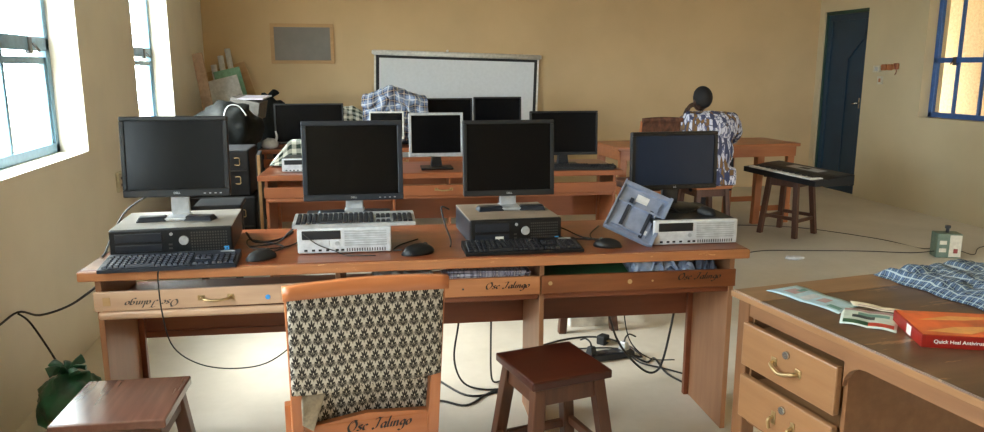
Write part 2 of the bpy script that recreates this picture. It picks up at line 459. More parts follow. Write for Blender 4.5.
def window(n, xface, ya, yb, z0, z1, outward, mat, bars, label):
    """steel casement set in the reveal; xface = plane of the frame"""
    w = bpy.data.objects.new('window_%d' % n, None); COL.objects.link(w); struct(w, label)
    w.location = (xface, (ya + yb) / 2, z0)
    hy = (yb - ya) / 2; h = z1 - z0; t = .02
    f = MB()
    f.box(-t, t, -hy, -hy + .05, 0, h, .004).box(-t, t, hy - .05, hy, 0, h, .004)
    f.box(-t, t, -hy, hy, 0, .05, .004).box(-t, t, -hy, hy, h - .05, h, .004)
    zt = .56 if n < 10 else .58
    f.box(-t, t, -hy, hy, zt - (.035 if n < 5 else .025), zt + (.035 if n < 5 else .025), .004)
    if n < 5:
        f.box(-.012, .012, -hy + .04, hy - .04, zt - .10, zt - .065, .003).box(-.012, .012, hy - .075, hy - .045, .05, zt - .065, .003).box(-.012, .012, -hy + .045, -hy + .075, .05, zt - .065, .003)
    f.build('window_frame', mat, w)
    c = MB()
    for b in bars: c.box(-.014, .014, -hy + b * 2 * hy - .014, -hy + b * 2 * hy + .014, .04, h - .04, .003)
    c.build('window_bar', mat, w)
    MB().box(-.003, .003, -hy + .03, hy - .03, .03, h - .03).build('window_pane', M['glass'], w)
    l = MB().box(-.012, .012, -.02, .02, -.05, .03, .003).cyl((outward * -.02, 0, 0), (outward * -.05, 0, -.04), .006)
    l.build('window_latch', M['cableg'], w, (outward * -.015, hy * .55, zt))
    return w
for i, (a, b) in enumerate(Lw):
    window(i + 1, XL - .16, a, b, WZ0, WZ1, -1, M['bluel'], (.5,), 'blue steel casement window in the left wall')
for i, (a, b) in enumerate(Rw):
    window(i + 5, XR + .13, a, b, .955, 2.25, 1, M['bluef'], (.25, .5, .75), 'blue steel grid window in the right wall')

d = bpy.data.objects.new('door_1', None); COL.objects.link(d); struct(d, 'dark blue and green painted metal door in the right wall'); d.location = (XR + .07, DO[0], 0)
W = DO[1] - DO[0]
mb = MB(); mb.box(-.02, .02, .03, W - .03, .012, 2.05, .003)
mb.build('door_leaf', M['doorb'], d)
mb = MB()
mb.box(-.032, -.018, .03, W - .03, 1.98, 2.05, .003).box(-.034, -.02, .03, W - .03, .012, .1, .003)
mb.box(-.034, -.02, .03, .1, .1, 1.98, .003).box(-.034, -.02, W - .1, W - .03, .1, 1.98, .003)
mb.box(-.034, -.02, W / 2 - .05, W / 2, .1, 1.55, .002)
Mx = Matrix.Translation((-.027, W / 2 - .03, 1.55)) @ Matrix.Rotation(R(47), 4, 'X')
mb.box(-.007, .007, -.02, .02, -.01, .42, .002, M=Mx)
mb.build('door_brace', M['doorb'], d)
MB().box(-.05, .05, 0, .03, 0, 2.09, .003).box(-.05, .05, W - .03, W, 0, 2.09, .003).box(-.05, .05, 0, W, 2.05, 2.09, .003).build('door_frame', M['doorg'], d)
MB().box(-.04, -.03, -.012, .012, -.06, .06, .003).cyl((-.04, 0, 0), (-.075, 0, 0), .007).cyl((-.075, 0, 0), (-.075, .07, -.01), .007).build('door_handle', M['chrome'], d, (0, .075, 1.05))

# outside: ground and the neighbouring building seen through the right window
struct(MB().box(-30, 40, -30, 40, -.4, -.3).build('ground', M['earth']), 'sunlit earth outside the windows')
nb = MB().box(7.6, 8.2, -6, 12.4, -.3, 8).box(XR - .4, 7.6, 9.3, 9.7, -.3, 8)  # second box is an end wall added to shut out bright sky
nbo = nb.build('wall_outside', M['outwall']); struct(nbo, 'beige wall of the building outside the right window, with an added end wall')

struct(MB().box(XR + TH, XR + TH + 1.50, YF - 6, 9.3, 2.75, 2.9).build('added_shade_roof', M['ceil']), 'unseen roof slab added outside the right wall to dim its windows')  # unseen slab, added to cut the skylight reaching the right windows
# ------- wall items
o = thing('notice_board', 'grey felt notice board in a pale wooden frame on the back wall', 'notice board', (-.325, YB, 1.69), 0)
MB().box(-.29, .29, -.012, 0, -.18, .18).build('felt_panel', M['notice'], o)
f = MB(); f.box(-.325, .325, -.022, 0, .17, .205, .003).box(-.325, .325, -.022, 0, -.205, -.17, .003).box(-.325, -.287, -.022, 0, -.17, .17, .003).box(.287, .325, -.022, 0, -.17, .17, .003)
f.build('board_frame', M['pine'], o)

o = thing('projection_screen', 'white pull-down projection screen with black border hung on the back wall', 'projector screen', (1.33, YB - .04, 1.56), rot=(0, R(1.6), 0))
MB().cyl((-.92, 0, .02), (.92, 0, .02), .028).box(-.94, .94, -.02, .02, .0, .045, .01).build('roller_case', M['white'], o)
MB().box(-.90, .90, -.004, .004, -1.3, .0).build('screen_border', M['blackm'], o)
MB().box(-.86, .86, -.007, -.003, -1.25, -.035).build('screen_cloth', plain('projection_cloth', (214, 218, 221), .7, 0, .03), o)
MB().box(-.915, -.895, -.006, .006, -1.3, 0).box(.895, .915, -.006, .006, -1.3, 0).build('screen_margin', M['white'], o)
MB().cyl((0, 0, 0), (0, .03, 0), .012).cyl((0, -.0, .0), (0, -.0, -.03), .006).build('hanging_hook', M['white'], o, (-.12, 0, .06))

def wall_socket(name, label, y, z, w=.08, h=.12, x=XL, s=1):
    o = thing(name, label, 'wall socket', (x, y, z))
    MB().box(0 if s > 0 else -.02, .02 if s > 0 else 0, -w / 2, w / 2, -h / 2, h / 2, .005).build('socket_plate', M['boxw'], o)
    k = MB()
    for dz in (-.02, .022): k.box(.016 * s, .0225 * s, -.014, .014, dz - .008, dz + .008, .001)
    k.build('socket_hole', M['cableg'], o)
    return o
wall_socket('wall_socket', 'small grey wall socket on the left wall behind the slate monitor', 4.9, .76, .11, .12)
o = thing('switch_box', 'white open switch box high on the right wall beside the blue door', 'switch box', (XR, 7.27, 1.43))
MB().box(-.03, 0, -.05, .05, -.035, .035, .004).build('box_body', M['boxw'], o)
MB().box(-.034, -.028, -.03, .02, -.02, .02, .002).build('box_cover', M['silver'], o)
o = thing('junction_box', 'brown broken junction boxes with loose wires on the right wall', 'junction box', (XR, 7.08, 1.45))
for k, (dy, dz) in enumerate(((.09, 0), (.0, 0), (-.09, .01))):
    MB().box(-.03, 0, dy - .033, dy + .033, dz - .035, dz + .03, .01).build('box_body', M['chairw'], o)
MB().tube([(-.03, -.09, .03), (-.06, -.12, .02), (-.04, -.13, -.04), (-.03, -.1, -.08)], .004).build('loose_wire', M['redb'], o)
o = thing('light_switch', 'small cream switch plate under the switch boxes on the right wall', 'light switch', (XR, 7.22, 1.31))
MB().box(-.012, 0, -.042, .042, -.042, .042, .004).build('switch_plate', M['boxw'], o)
MB().box(-.018, -.01, -.014, .014, -.02, .02, .003).build('rocker', M['chairw'], o)

# ---------------------------------------------------------------- computer desks
DL = 2.42
def make_desk(label, first):
    t = thing('computer_desk', label, 'desk', group='three-bay computer desks')
    pm = M['panel'] if first else M['d2']
    rm = M['panelx'] if first else M['d2']
    mm = M['mod'] if first else M['d2']
    MB().box(0, DL, .012, .63, .728, .76, .004).build('tabletop', M['top'], t)
    MB().box(-.004, DL + .004, 0, .016, .722, .758, .006, seg=3).box(-.004, .012, 0, .63, .722, .758, .006).box(DL - .012, DL + .004, 0, .63, .722, .758, .006).build('edge_strip', M['edge'] if first else M['d2'], t)
    ds = (.035, .857, 1.612, DL - .055)
    for x in (ds[0], ds[3]):
        MB().box(x, x + .02, .045, .40, 0, .728, .002).build('side_panel', pm, t)
        MB().box(x + (.02 if x < 1 else -.022), x + (.042 if x < 1 else 0), .375, .40, 0, .59, .002).build('back_leg', mm, t)
    for x in ds[1:3]:
        MB().box(x, x + .018, .05, .40, 0, .728, .002).build('divider_panel', pm, t)
    MB().box(.055, DL - .055, .06, .42, .588, .604, .002).build('shelf', mm, t)
    MB().box(.055, DL - .055, .40, .416, .375, .59, .002).build('modesty_panel', mm, t)
    MB().box(.055, .857, .392, .40, .375, .402, .002).build('modesty_rail', mm, t)
    rails = []
    for k, (a, b) in enumerate(zip(ds, ds[1:])):
        x0 = a if k == 0 else a + .004; x1 = b - .001 if k < 2 else b + .022
        if k == 0: Mx = Matrix.Translation((0, .033, 0)) @ Matrix.Rotation(R(-.5), 4, 'Y')
        else: Mx = Matrix.Translation((0, .033, 0))
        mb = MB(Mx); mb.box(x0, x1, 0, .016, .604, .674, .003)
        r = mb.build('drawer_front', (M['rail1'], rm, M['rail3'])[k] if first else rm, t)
        rails.append((r, x0, x1))
        if k == 0:
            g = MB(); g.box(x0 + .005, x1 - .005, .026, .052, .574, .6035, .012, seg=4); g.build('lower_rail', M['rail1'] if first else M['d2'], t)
        else:
            MB().box(x0 + .005, x1 - .005, .05, .066, .58, .603, .002).build('lower_rail', mm, t)
    return t, rails

def add_handle(parent, x, y, z, w=.1, vertical=False, mat=None):
    """bow drawer handle in a drawer front facing -Y"""
    h = MB()
    h.box(x - w / 2 - .012, x - w / 2 + .012, y - .004, y, z - .01, z + .01, .002).box(x + w / 2 - .012, x + w / 2 + .012, y - .004, y, z - .01, z + .01, .002)
    h.tube([(x - w / 2, y - .002, z), (x - w / 2 + .01, y - .02, z - .002), (x, y - .026, z - .006), (x + w / 2 - .01, y - .02, z - .002), (x + w / 2, y - .002, z)], .005)
    return h.build('drawer_handle', mat or M['brass'], parent)

desk, rails = make_desk('front computer desk with four computers and brush-lettered rails', True)
desk.location = (-.886, 2.703, 0); desk.rotation_euler.z = R(-3.75)
# rail 1: lettering upside down, handle, blue dot
r = rails[0][0]
for sx, hh in ((1, 1),):
    lettering('Osc Jalingo', .026, M['inkg'], r, (.225, .0322, .640), (R(90), R(180), 0), .28, 1.35)
    add_handle(r, .44, .033, .643, .1)
    MB().cyl((.618, .033, .636), (.618, .0305, .636), .009).build('blue_sticker', M['blue'], r)
    MB().box(.06, .085, .0315, .034, .625, .655, .0005).build('tape_mark', M['pine'], r)
r = rails[1][0]
lettering('Osc Jalingo', .026, M['ink'], r, (1.485, .0322, .632), (R(90), 0, 0), .28, 1.25)
MB().cyl((.9, .033, .64), (.9, .0315, .64), .006).cyl((1.32, .033, .635), (1.32, .0315, .635), .004).build('screw_hole', M['cableg'], r)
r = rails[2][0]
lettering('Osc Jalingo', .026, M['ink'], r, (2.235, .0322, .640), (R(90), 0, 0), .28, 1.3)
MB().cyl((1.65, .033, .645), (1.65, .0315, .645), .008).cyl((1.96, .033, .64), (1.96, .0315, .64), .009).cyl((2.05, .033, .64), (2.05, .0315, .64), .004).build('worn_knob_mark', M['pine'], r)

desk2, rails2 = make_desk('second computer desk behind the front one, orange-brown and open at its left end', False)
desk2.location = (-.516, 5.0, 0); desk2.rotation_euler.z = R(-4.6)
add_handle(rails2[1][0], 1.2, .033, .645, .1)
desk3 = copy_tree(desk2)
tag(desk3, 'rear computer desk nearest the projection screen, mostly hidden behind the second desk', 'desk', 'three-bay computer desks')
desk3.location = (-.66, 6.62, 0); desk3.rotation_euler.z = R(-4.2)

def desk_pt(o, x, y, z=.76):
    return Matrix.Translation(o.location) @ Matrix.Rotation(o.rotation_euler.z, 4, 'Z') @ Vector((x, y, z))

# ---------------------------------------------------------------- computer parts
def make_monitor(label, w, h, zb, loc, rz, stand='dell', case=None, screen=None, tilt=6, bez=.018, depth=.05, bot=.03, logo=None, foot_dy=-.02, btn=True, leds=None, group=None, cat='monitor', name='monitor'):
    """origin on the surface; panel bottom at zb, panel centre over origin, front faces -Y"""
    case = case or M['black']; screen = screen or M['screen']
    t = thing(name, label, cat, loc, rz, group)
    P = Matrix.Translation((0, 0, zb)) @ Matrix.Rotation(R(-tilt), 4, 'X')
    mb = MB(P)
    mb.box(-w / 2, w / 2, .012, .03, 0, h, .006)
    mb.taper((-w * .40, w * .40, .04, h - .04), (-w * .30, w * .30, .07, h - .08), 0, depth, .004, M=Matrix.Translation((0, .03, 0)) @ Matrix.Rotation(R(-90), 4, 'X') @ Matrix.Scale(-1, 4, (0, 1, 0)))
    hs = mb.build('housing', case, t)
    f = MB(P)
    f.box(-w / 2, w / 2, -.002, .014, h - bez, h, .004).box(-w / 2, w / 2, -.002, .014, 0, bot, .004)
    f.box(-w / 2, -w / 2 + bez, -.002, .014, bot, h - bez, .003).box(w / 2 - bez, w / 2, -.002, .014, bot, h - bez, .003)
    fo = f.build('bezel', case, t)
    MB(P).box(-w / 2 + bez - .002, w / 2 - bez + .002, .003, .012, bot - .002, h - bez + .002).build('screen', screen, t)
    if btn:
        for k in range(4):
            x = w * .5 - .035 - k * .02
            MB(P).box(x - .004, x + .004, -.0035, 0, bot * .35, bot * .35 + .004, .001).build('button', leds or M['silver'], fo)
    if logo:
        text_obj('maker_logo', logo, .011, M['silver'], fo, P @ Vector((0, -.0027, bot * .5)), (R(90 - tilt), 0, 0), .0003, bold=.0003)
    if stand == 'dell':
        MB().box(-.035, .035, .035, .05, .005, zb + .1, .004).build('neck', M['silver'], t)
        b = MB()
        b.box(-.04, .04, -.06, .07, 0, .012, .004)
        b.build('foot_plate', M['silver'], t)
        for s in (-1, 1):
            b = MB(Matrix.Translation((s * .035, -.03, 0)) @ Matrix.Rotation(s * R(-8), 4, 'Z'))
            b.taper((0 if s > 0 else -.11, .11 if s > 0 else 0, -.035, .035), (.005 if s > 0 else -.1, .1 if s > 0 else -.005, -.02, .025), 0, .018, .004)
            b.build('foot', M['dell'], t)
    elif stand == 'oval':
        MB().box(-.035, .035, .035, .06, .01, zb + .08, .006).build('neck', M['dell'], t)
        MB().lathe([(.001, 0), (.115, 0), (.115, .006), (.1, .014), (.04, .018), (.001, .018)], 28, M=Matrix.Scale(1.05, 4, (1, 0, 0)) @ Matrix.Translation((0, .02, 0))).build('foot', M['black'], t)
    elif stand == 'rect':
        MB().taper((-.04, .04, .02, .07), (-.025, .025, .03, .06), 0.01, zb + .07, .004).build('neck', M['black'], t)
        MB().box(-.11, .11, -.08, .1, 0, .014, .006).build('foot', M['black'], t)
    return t

def make_dell_cpu(label, loc, rz, w=.40, d=.36, h=.105, lid=None, tagc=False):
    """origin at front-bottom-left corner"""
    t = thing('desktop_computer', label, 'computer', loc, rz, 'slate desktop cases')
    MB().box(0, w, .02, d, .004, h - .004, .004).build('case', M['dell'], t)
    MB().box(0, w, .012, d, h - .005, h, .002).build('case_lid', lid or M['delltop'], t)
    fb = MB().box(0, w, 0, .022, .004, h, .006).build('front_bezel', M['black'], t)
    MB().box(.02, w * .42, -.003, .003, h * .55, h * .86, .002).build('disc_drive', M['dell'], fb)
    MB().box(.02, w * .42, -.002, .003, h * .2, h * .45, .002).build('drive_bay', M['dell'], fb)
    v = MB()
    for i in range(14):
        for j in range(7):
            x = w * .66 + i * w * .022; z = h * .16 + j * h * .105
            v.box(x, x + w * .012, -.0015, .003, z, z + h * .055)
    v.build('vent_grille', M['cableg'], fb)
    MB().cyl((w * .60, .0, h * .55), (w * .60, -.006, h * .55), .0175, .016, 24).build('round_badge', M['silver'], fb)
    MB().cyl((w * .5, 0, h * .8), (w * .5, -.003, h * .8), .006).build('power_button', M['silver'], fb)
    p = MB()
    for k in range(2): p.box(w * .475, w * .505, -.0015, .002, h * (.25 + .14 * k), h * (.31 + .14 * k))
    p.build('usb_port', M['cableg'], fb)
    MB().box(w * .925, w * .97, -.001, .002, h * .12, h * .28).build('sticker', M['blue'], fb)
    if tagc: MB().box(w * .27, w * .36, -.0035, .002, h * .24, h * .36).build('asset_sticker', M['white'], fb)
    for sx in (.03, w - .04): MB().box(sx, sx + .012, .03, d - .02, 0, .006).build('foot', M['blackm'], t)
    return t

def make_hp_cpu(label, loc, rz, w=.338, d=.37, h=.098, name='desktop_computer', silver=None, full=True):
    t = thing(name, label, 'computer', loc, rz, 'pale-fronted desktop cases')
    MB().box(0.003, w - .003, .02, d, .004, h, .003).build('case', M['black'], t)
    fb = MB().box(0, w, 0, .024, .002, h, .006).build('front_bezel', silver or M['hpwhite'], t)
    MB().box(w * .05, w * .46, -.003, .003, h * .56, h * .9, .003).build('disc_drive', M['blackm'], fb)
    MB().box(w * .06, w * .34, -.002, .002, h * .3, h * .5, .002).build('drive_bay', silver or M['hpwhite'], fb)
    MB().cyl((w * .42, 0, h * .4), (w * .42, -.004, h * .4), .008).build('power_button', M['silver'], fb)
    for k in range(7):
        z = h * .3 + k * h * .09
        MB().box(w * .5, w * .95, -.0035, .002, z, z + h * .035, .001).build('vent_slat', M['silver'], fb)
    for x in (.07, .15, .22, .3, .4, .46): MB().box(w * x, w * x + .012, -.001, .003, h * .1, h * .18, .001).build('front_port', M['blackm'], fb)
    g = MB()
    for k in range(16): g.box(w * (.52 + k * .027), w * (.52 + k * .027) + .004, -.001, .002, h * .08, h * .2)
    g.build('bottom_grille', M['cableg'], fb)
    for sx in (.03, w - .04): MB().box(sx, sx + .012, .03, d - .02, 0, .005).build('foot', M['blackm'], t)
    return t

def make_keyboard(label, loc, rz, case, key, w=.45, d=.155, tilt=5, rx=0):
    """origin centre of base; front is -Y"""
    t = thing('computer_keyboard', label, 'keyboard', loc, group='computer keyboards', rot=(R(rx), 0, rz))
    T = Matrix.Rotation(R(tilt), 4, 'X')
    b = MB(Matrix.Translation((0, -d / 2, 0)))
    b.prism([(0, .0), (d, .0), (d, .026), (d * .8, .024), (0, .012)], -w / 2, w / 2, .003, M=Matrix.Rotation(R(90), 4, 'Z') @ Matrix.Rotation(R(90), 4, 'X'))
    b.build('keyboard_body', case, t)
    p = .019 * (w / .45)
    def block(x0, cols, rows, y0):
        mb = MB(Matrix.Translation((-w / 2, -d / 2, .0125)) @ Matrix.Rotation(R(5.2), 4, 'X'))
        for r in range(rows):
            for c in range(cols):
                if (cols, rows, r) == (15, 5, 0) and 3 < c < 9:
                    if c == 4: mb.taper((x0 + c * p, x0 + 9 * p - .002, y0 + r * p, y0 + r * p + p - .002), (x0 + c * p + .002, x0 + 9 * p - .004, y0 + r * p + .002, y0 + r * p + p - .004), 0, .008)
                    continue
                x = x0 + c * p; y = y0 + r * p
                mb.taper((x, x + p - .002, y, y + p - .002), (x + .003, x + p - .005, y + .003, y + p - .004), 0, .008)
        return mb.build('key_block', key, t)
    block(.012, 15, 5, .012)
    block(.012, 15, 1, .012 + 5 * p + .006)
    block(.012 + 15 * p + .006, 3, 2, .012 + 3 * p); block(.012 + 15 * p + .006, 3, 1, .012)
    block(.012 + 18 * p + .012, 4, 5, .012)
    MB(Matrix.Translation((w / 2 - .07, d / 2 - .02, .0255))).box(0, .05, -.005, .005, 0, .002).build('indicator_strip', M['silver'], t)
    return t

def make_mouse(label, loc, rz, mat=None, s=1.0):
    t = thing('computer_mouse', label, 'mouse', loc, rz, 'computer mice')
    def sh(c):
        if c.z < 0: return 1
        return 1 + .06 * c.y
    b = MB().ico((0, 0, .003), (.032 * s, .058 * s, .034 * s), 3, sh)
    for v in b.bm.verts:
        if v.co.z < 0: v.co.z *= .1
    b.build('mouse_body', mat or M['blackm'], t)
    MB().cyl((-.004, .028 * s, .0305 * s), (.004, .028 * s, .0305 * s), .008 * s).build('scroll_wheel', M['cableg'], t)
    return t

# --- front desk computers
c1 = make_dell_cpu('grey-lidded dark desktop case under the leftmost front monitor', (-.826, 2.875, .76), R(1), .425, .36, .102, M['delltop2'])
make_monitor('leftmost front monitor, squarish with silver neck and splayed feet', .398, .312, .085, (-.622, 3.08, .862), R(-3), 'dell', M['black'], tilt=5, logo='DELL', group='front desk monitors')
make_keyboard('dark blue-black keyboard lying at the left edge of the front desk', (-.588, 2.742, .76), R(0), M['dell'], M['keyg'], .45, .165)
make_mouse('black mouse beside the leftmost desktop case', (-.29, 2.76, .76), R(-60))
c2 = make_hp_cpu('white-fronted desktop case holding a keyboard on its lid', (-.162, 2.80, .76), R(-4), .345)
make_monitor('squarish slate monitor second from left, above the grey keyboard', .40, .322, .05, (.055, 3.06, .862), R(-3), 'dell', M['dell'], tilt=5, bez=.02, bot=.026, logo='DELL', group='front desk monitors')
make_keyboard('grey-bodied keyboard with black keys resting on the white-fronted case', (.052, 2.872, .8585), R(-2), M['silver'], M['key'], .455, .165)
make_mouse('black mouse on the desk right of the white-fronted case', (.275, 2.725, .76), R(-75), M['black'], 1.1)
c3 = make_dell_cpu('dusty brown-lidded black desktop case under the third front monitor', (.486, 2.79, .76), R(0), .365, .36, .103, M['delltop'], True)
make_monitor('large black squarish monitor third from left on the dusty case', .384, .315, .052, (.695, 3.03, .863), R(-3), 'dell', M['blackm'], tilt=4, bez=.016, bot=.024, btn=False, logo='DELL', group='front desk monitors')
make_keyboard('thin black keyboard with pale front lip before the dusty case', (.672, 2.712, .76), R(-2.5), M['black'], M['key'], .45, .15)
make_mouse('black mouse with pale cable plug between the dusty case and the leaning panel', (1.01, 2.69, .76), R(70), M['black'], .95)
c4 = make_hp_cpu('silver desktop case under the widescreen monitor at the right end', (1.19, 2.668, .76), R(-3.5), .342, .38, .098, silver=M['hpwhite'])
make_monitor('widescreen glossy monitor with bluish screen at the right end of the front desk', .385, .24, .083, (1.375, 2.90, .858), R(1), 'oval', M['black'], M['screenb'], 2, .016, .04, .02, logo='LG', group='front desk monitors', leds=M['blackm'])
make_mouse('small black mouse resting on the silver desktop case', (1.455, 2.76, .858), R(20), M['blackm'], .8)

# the leaning removed case panel
P0, P1, P2, P3 = Vector((1.075, 2.85, .985)), Vector((1.285, 2.80, .895)), Vector((1.158, 2.655, .765)), Vector((1.005, 2.74, .835))
ex = (P2 - P3); lx = .205; ex.normalize(); ey = (P0 - P3); ly = .235; ey -= ex * ey.dot(ex); ey.normalize(); ez = ex.cross(ey)
PM = Matrix(((ex.x, ey.x, ez.x, P3.x), (ex.y, ey.y, ez.y, P3.y), (ex.z, ey.z, ez.z, P3.z), (0, 0, 0, 1)))
o = thing('case_side_panel', 'loose grey-blue plastic computer panel leaning on the silver case', 'computer panel', P3)
IT = Matrix.Translation(-P3) @ PM
mb = MB(IT).box(0, lx, 0, ly, -.012, -.008, .001)
mb.box(0, .006, 0, ly, -.012, .012, .001).box(lx - .014, lx, 0, ly, -.012, .014, .002).box(0, lx, 0, .006, -.012, .012, .001).box(0, lx, ly - .02, ly, -.012, .006, .002)
mb.build('panel_shell', M['greyblue'], o)
MB(IT).box(.05, .065, .03, .17, -.008, .001, .002).build('slot_rib', M['greyblued'], o)
MB(IT).box(.14, .155, .02, .15, -.008, .001, .002).build('slot_rib', M['greyblued'], o)
MB(IT).box(.006, .19, .135, .143, -.008, .004, .001).box(.02, .15, .028, .034, -.008, .006, .001).box(.165, .169, .03, .2, -.008, .004, .001).build('stiffening_rib', M['greyblue'], o)
MB(IT).box(.07, .12, .165, .2, -.0085, -.006, .001).box(.15, .17, .04, .06, -.008, -.005, .001).build('sticker', M['paper'], o)

# --- second and third row computers
q = desk_pt(desk2, .155, .0)
make_hp_cpu('small white-fronted case beside the gingham cloth on the second desk', (-.37, 5.13, .76), R(-4), .32, .25, .09)
make_monitor('silver-framed monitor in the middle of the second desk', .372, .30, .082, (.66, 5.12, .76), R(-3), 'rect', M['silver'], tilt=3, bez=.018, bot=.026, btn=False, group='back rows of monitors')
make_monitor('black widescreen monitor at the right end of the second desk', .49, .31, .075, (1.565, 5.1, .76), R(-3), 'rect', M['black'], tilt=3, bez=.014, bot=.022, btn=False, group='back rows of monitors')
make_keyboard('black keyboard at the right end of the second desk', (1.62, 4.905, .76), R(-5), M['blackm'], M['key'], .44, .14)
make_monitor('wide black monitor at the left of the rear desk before the gingham cloth', .585, .345, .035, (-.235, 6.72, .76), R(-1), 'rect', M['blackm'], tilt=2, bez=.014, bot=.022, btn=False, group='back rows of monitors')
make_monitor('left black monitor of the pair before the projection screen', .43, .33, .08, (1.005, 6.86, .76), R(-3), 'rect', M['black'], tilt=2, bez=.014, bot=.02, btn=False, group='back rows of monitors')
make_monitor('right black monitor of the pair before the projection screen', .445, .34, .08, (1.455, 6.84, .76), R(-3), 'rect', M['blackm'], tilt=2, bez=.014, bot=.02, btn=False, group='back rows of monitors')
make_monitor('small pale-edged monitor in front of the blue check shirt', .30, .24, .07, (.42, 6.62, .76), R(-8), 'rect', M['white'], tilt=3, bez=.014, bot=.02, btn=False, group='back rows of monitors')
o = make_mouse('black mouse at the far right corner of the second desk', (1.83, 4.89, .76), R(-80), M['blackm'], .9)

# ---------------------------------------------------------------- papers on the front desk shelf
def sheets(name, label, cat, quad, z, mat, n=6, group=None, seed=0, crumple=.0):
    r2 = random.Random(seed)
    mb = MB()
    (x0, x1, y0, y1) = quad
    for k in range(n):
        a = r2.uniform(-.08, .08); cx, cy = (x0 + x1) / 2 + r2.uniform(-.015, .015), (y0 + y1) / 2 + r2.uniform(-.01, .01)
        Mx = Matrix.Translation((cx, cy, z + k * .0035)) @ Matrix.Rotation(a, 4, 'Z')
        hx, hy = (x1 - x0) / 2, (y1 - y0) / 2
        if crumple:
            mb.grid(lambda u, v: Vector(((u - .5) * 2 * hx, (v - .5) * 2 * hy, .003 + crumple * max(0, noise.noise(Vector((u * 4 + k * 7, v * 4, seed))) + .45))), 16, 12, M=Mx)
        else: mb.box(-hx, hx, -hy, hy, 0, .003, M=Mx)
    ob = mb.build(name, mat)
    if crumple: solid(ob, .0008)
    return ob
DM = Matrix.Translation(desk.location) @ Matrix.Rotation(desk.rotation_euler.z, 4, 'Z')
def on_desk(ob, z=0):
    ob.matrix_world = DM @ Matrix.Translation((0, 0, z)); return ob
m_print, nt, b = newmat('printed_magazine_pages')
ff = noisetex(nt, coord(nt, scale=(60, 14, 1)), 1.2, 3)
nt.links.new(ramp(nt, ff, [(.4, lin((196, 196, 208))), (.5, lin((150, 150, 172))), (.56, lin((90, 84, 100))), (.62, lin((204, 200, 204)))]), b.inputs['Base Color'])
o = sheets('paper_stack', '', '', (1.27, 1.56, .06, .27), .605, m_print, 26, seed=3); on_desk(o)
tag(o, 'stack of printed pages filling the middle shelf bay of the front desk', 'papers')
o = sheets('paper_sheet', '', '', (1.0, 1.2, .1, .3), .605, M['paper'], 9, seed=4, crumple=.06); on_desk(o)
tag(o, 'crumpled white paper on the shelf behind the patterned chair top', 'paper')
o = thing('folder', 'green folder lying in the right shelf bay of the front desk', 'folder'); on_desk(o)
MB().box(1.65, 2.0, .06, .34, .605, .612, .002).build('back_cover', M['green'], o)
MB(Matrix.Translation((1.65, .06, .614)) @ Matrix.Rotation(R(-5), 4, 'Y') @ Matrix.Rotation(R(13), 4, 'X')).box(0, .33, 0, .28, 0, .002).build('front_cover', M['green'], o)
o = sheets('plastic_sheet', '', '', (2.0, 2.24, .08, .3), .606, M['paperb'], 5, seed=9, crumple=.10); on_desk(o)
tag(o, 'crumpled bluish plastic sheeting in the right shelf bay', 'plastic sheet')
o = sheets('plastic_wrapper', '', '', (2.26, 2.33, .08, .22), .606, M['greyblue'], 4, seed=12, crumple=.09); on_desk(o)
tag(o, 'dull blue wrapper at the far right of the shelf bay', 'wrapper')

# ---------------------------------------------------------------- stools
def make_stool(label, loc, rz, s=.31, h=.46, splay=.05, seat=None, leg=None, cleat=True, group='wooden stools'):
    t = thing('wooden_stool', label, 'stool', loc, rz, group)
    a = s / 2
    MB().box(-a, a, -a, a, h - .03, h, .006, seg=3).build('seat', seat or M['stool'], t)
    ap = MB(); q = a - .025
    for k in range(4):
        ap.box(-q + .004, q - .004, -q, -q + .018, h - .095, h - .03, .001, M=Matrix.Rotation(k * PI / 2, 4, 'Z'))
    ap.build('apron', leg or M['stoolleg'], t)
    for sx in (-1, 1):
        for sy in (-1, 1):
            x, y = sx * (q - .015), sy * (q - .015); X, Y = x + sx * splay, y + sy * splay; r = .021
            MB().taper((X - r, X + r, Y - r, Y + r), (x - r, x + r, y - r, y + r), 0, h - .03, .003).build('leg', leg or M['stoolleg'], t)
    st = MB(); f = .72; z = .13; e = q - .015 + splay * f
    for k in range(4):
        st.box(-e, e, -e - .01, -e + .01, z + (.02 if k % 2 else 0), z + .03 + (.02 if k % 2 else 0), .002, M=Matrix.Rotation(k * PI / 2, 4, 'Z'))
    st.build('stretcher', leg or M['stoolleg'], t)
    return t
make_stool('dark red-brown square stool tucked before the middle of the front desk', (.688, 2.331, 0), R(12), .295)
make_stool('low brown stool with shiny worn seat at the lower left corner', (-.662, 2.30, 0), R(-3), .315, .46, seat=wood('worn_shiny_seat', (84, 54, 44), (114, 80, 66), 'Y', .16, 8))
make_stool('stool standing between the front and second desks, only its feet seen', (1.33, 3.95, 0), R(-2), .3, .45, .04)
make_stool('small wooden stool the seated person sits on', (3.07, 5.9, 0), R(3), .34, .47, .03, seat=M['chairx'], leg=M['stoolleg'])
make_stool('dark wooden stool carrying the black music keyboard', (3.88, 5.88, 0), R(28), .33, .53, .04, seat=M['stoolleg'])

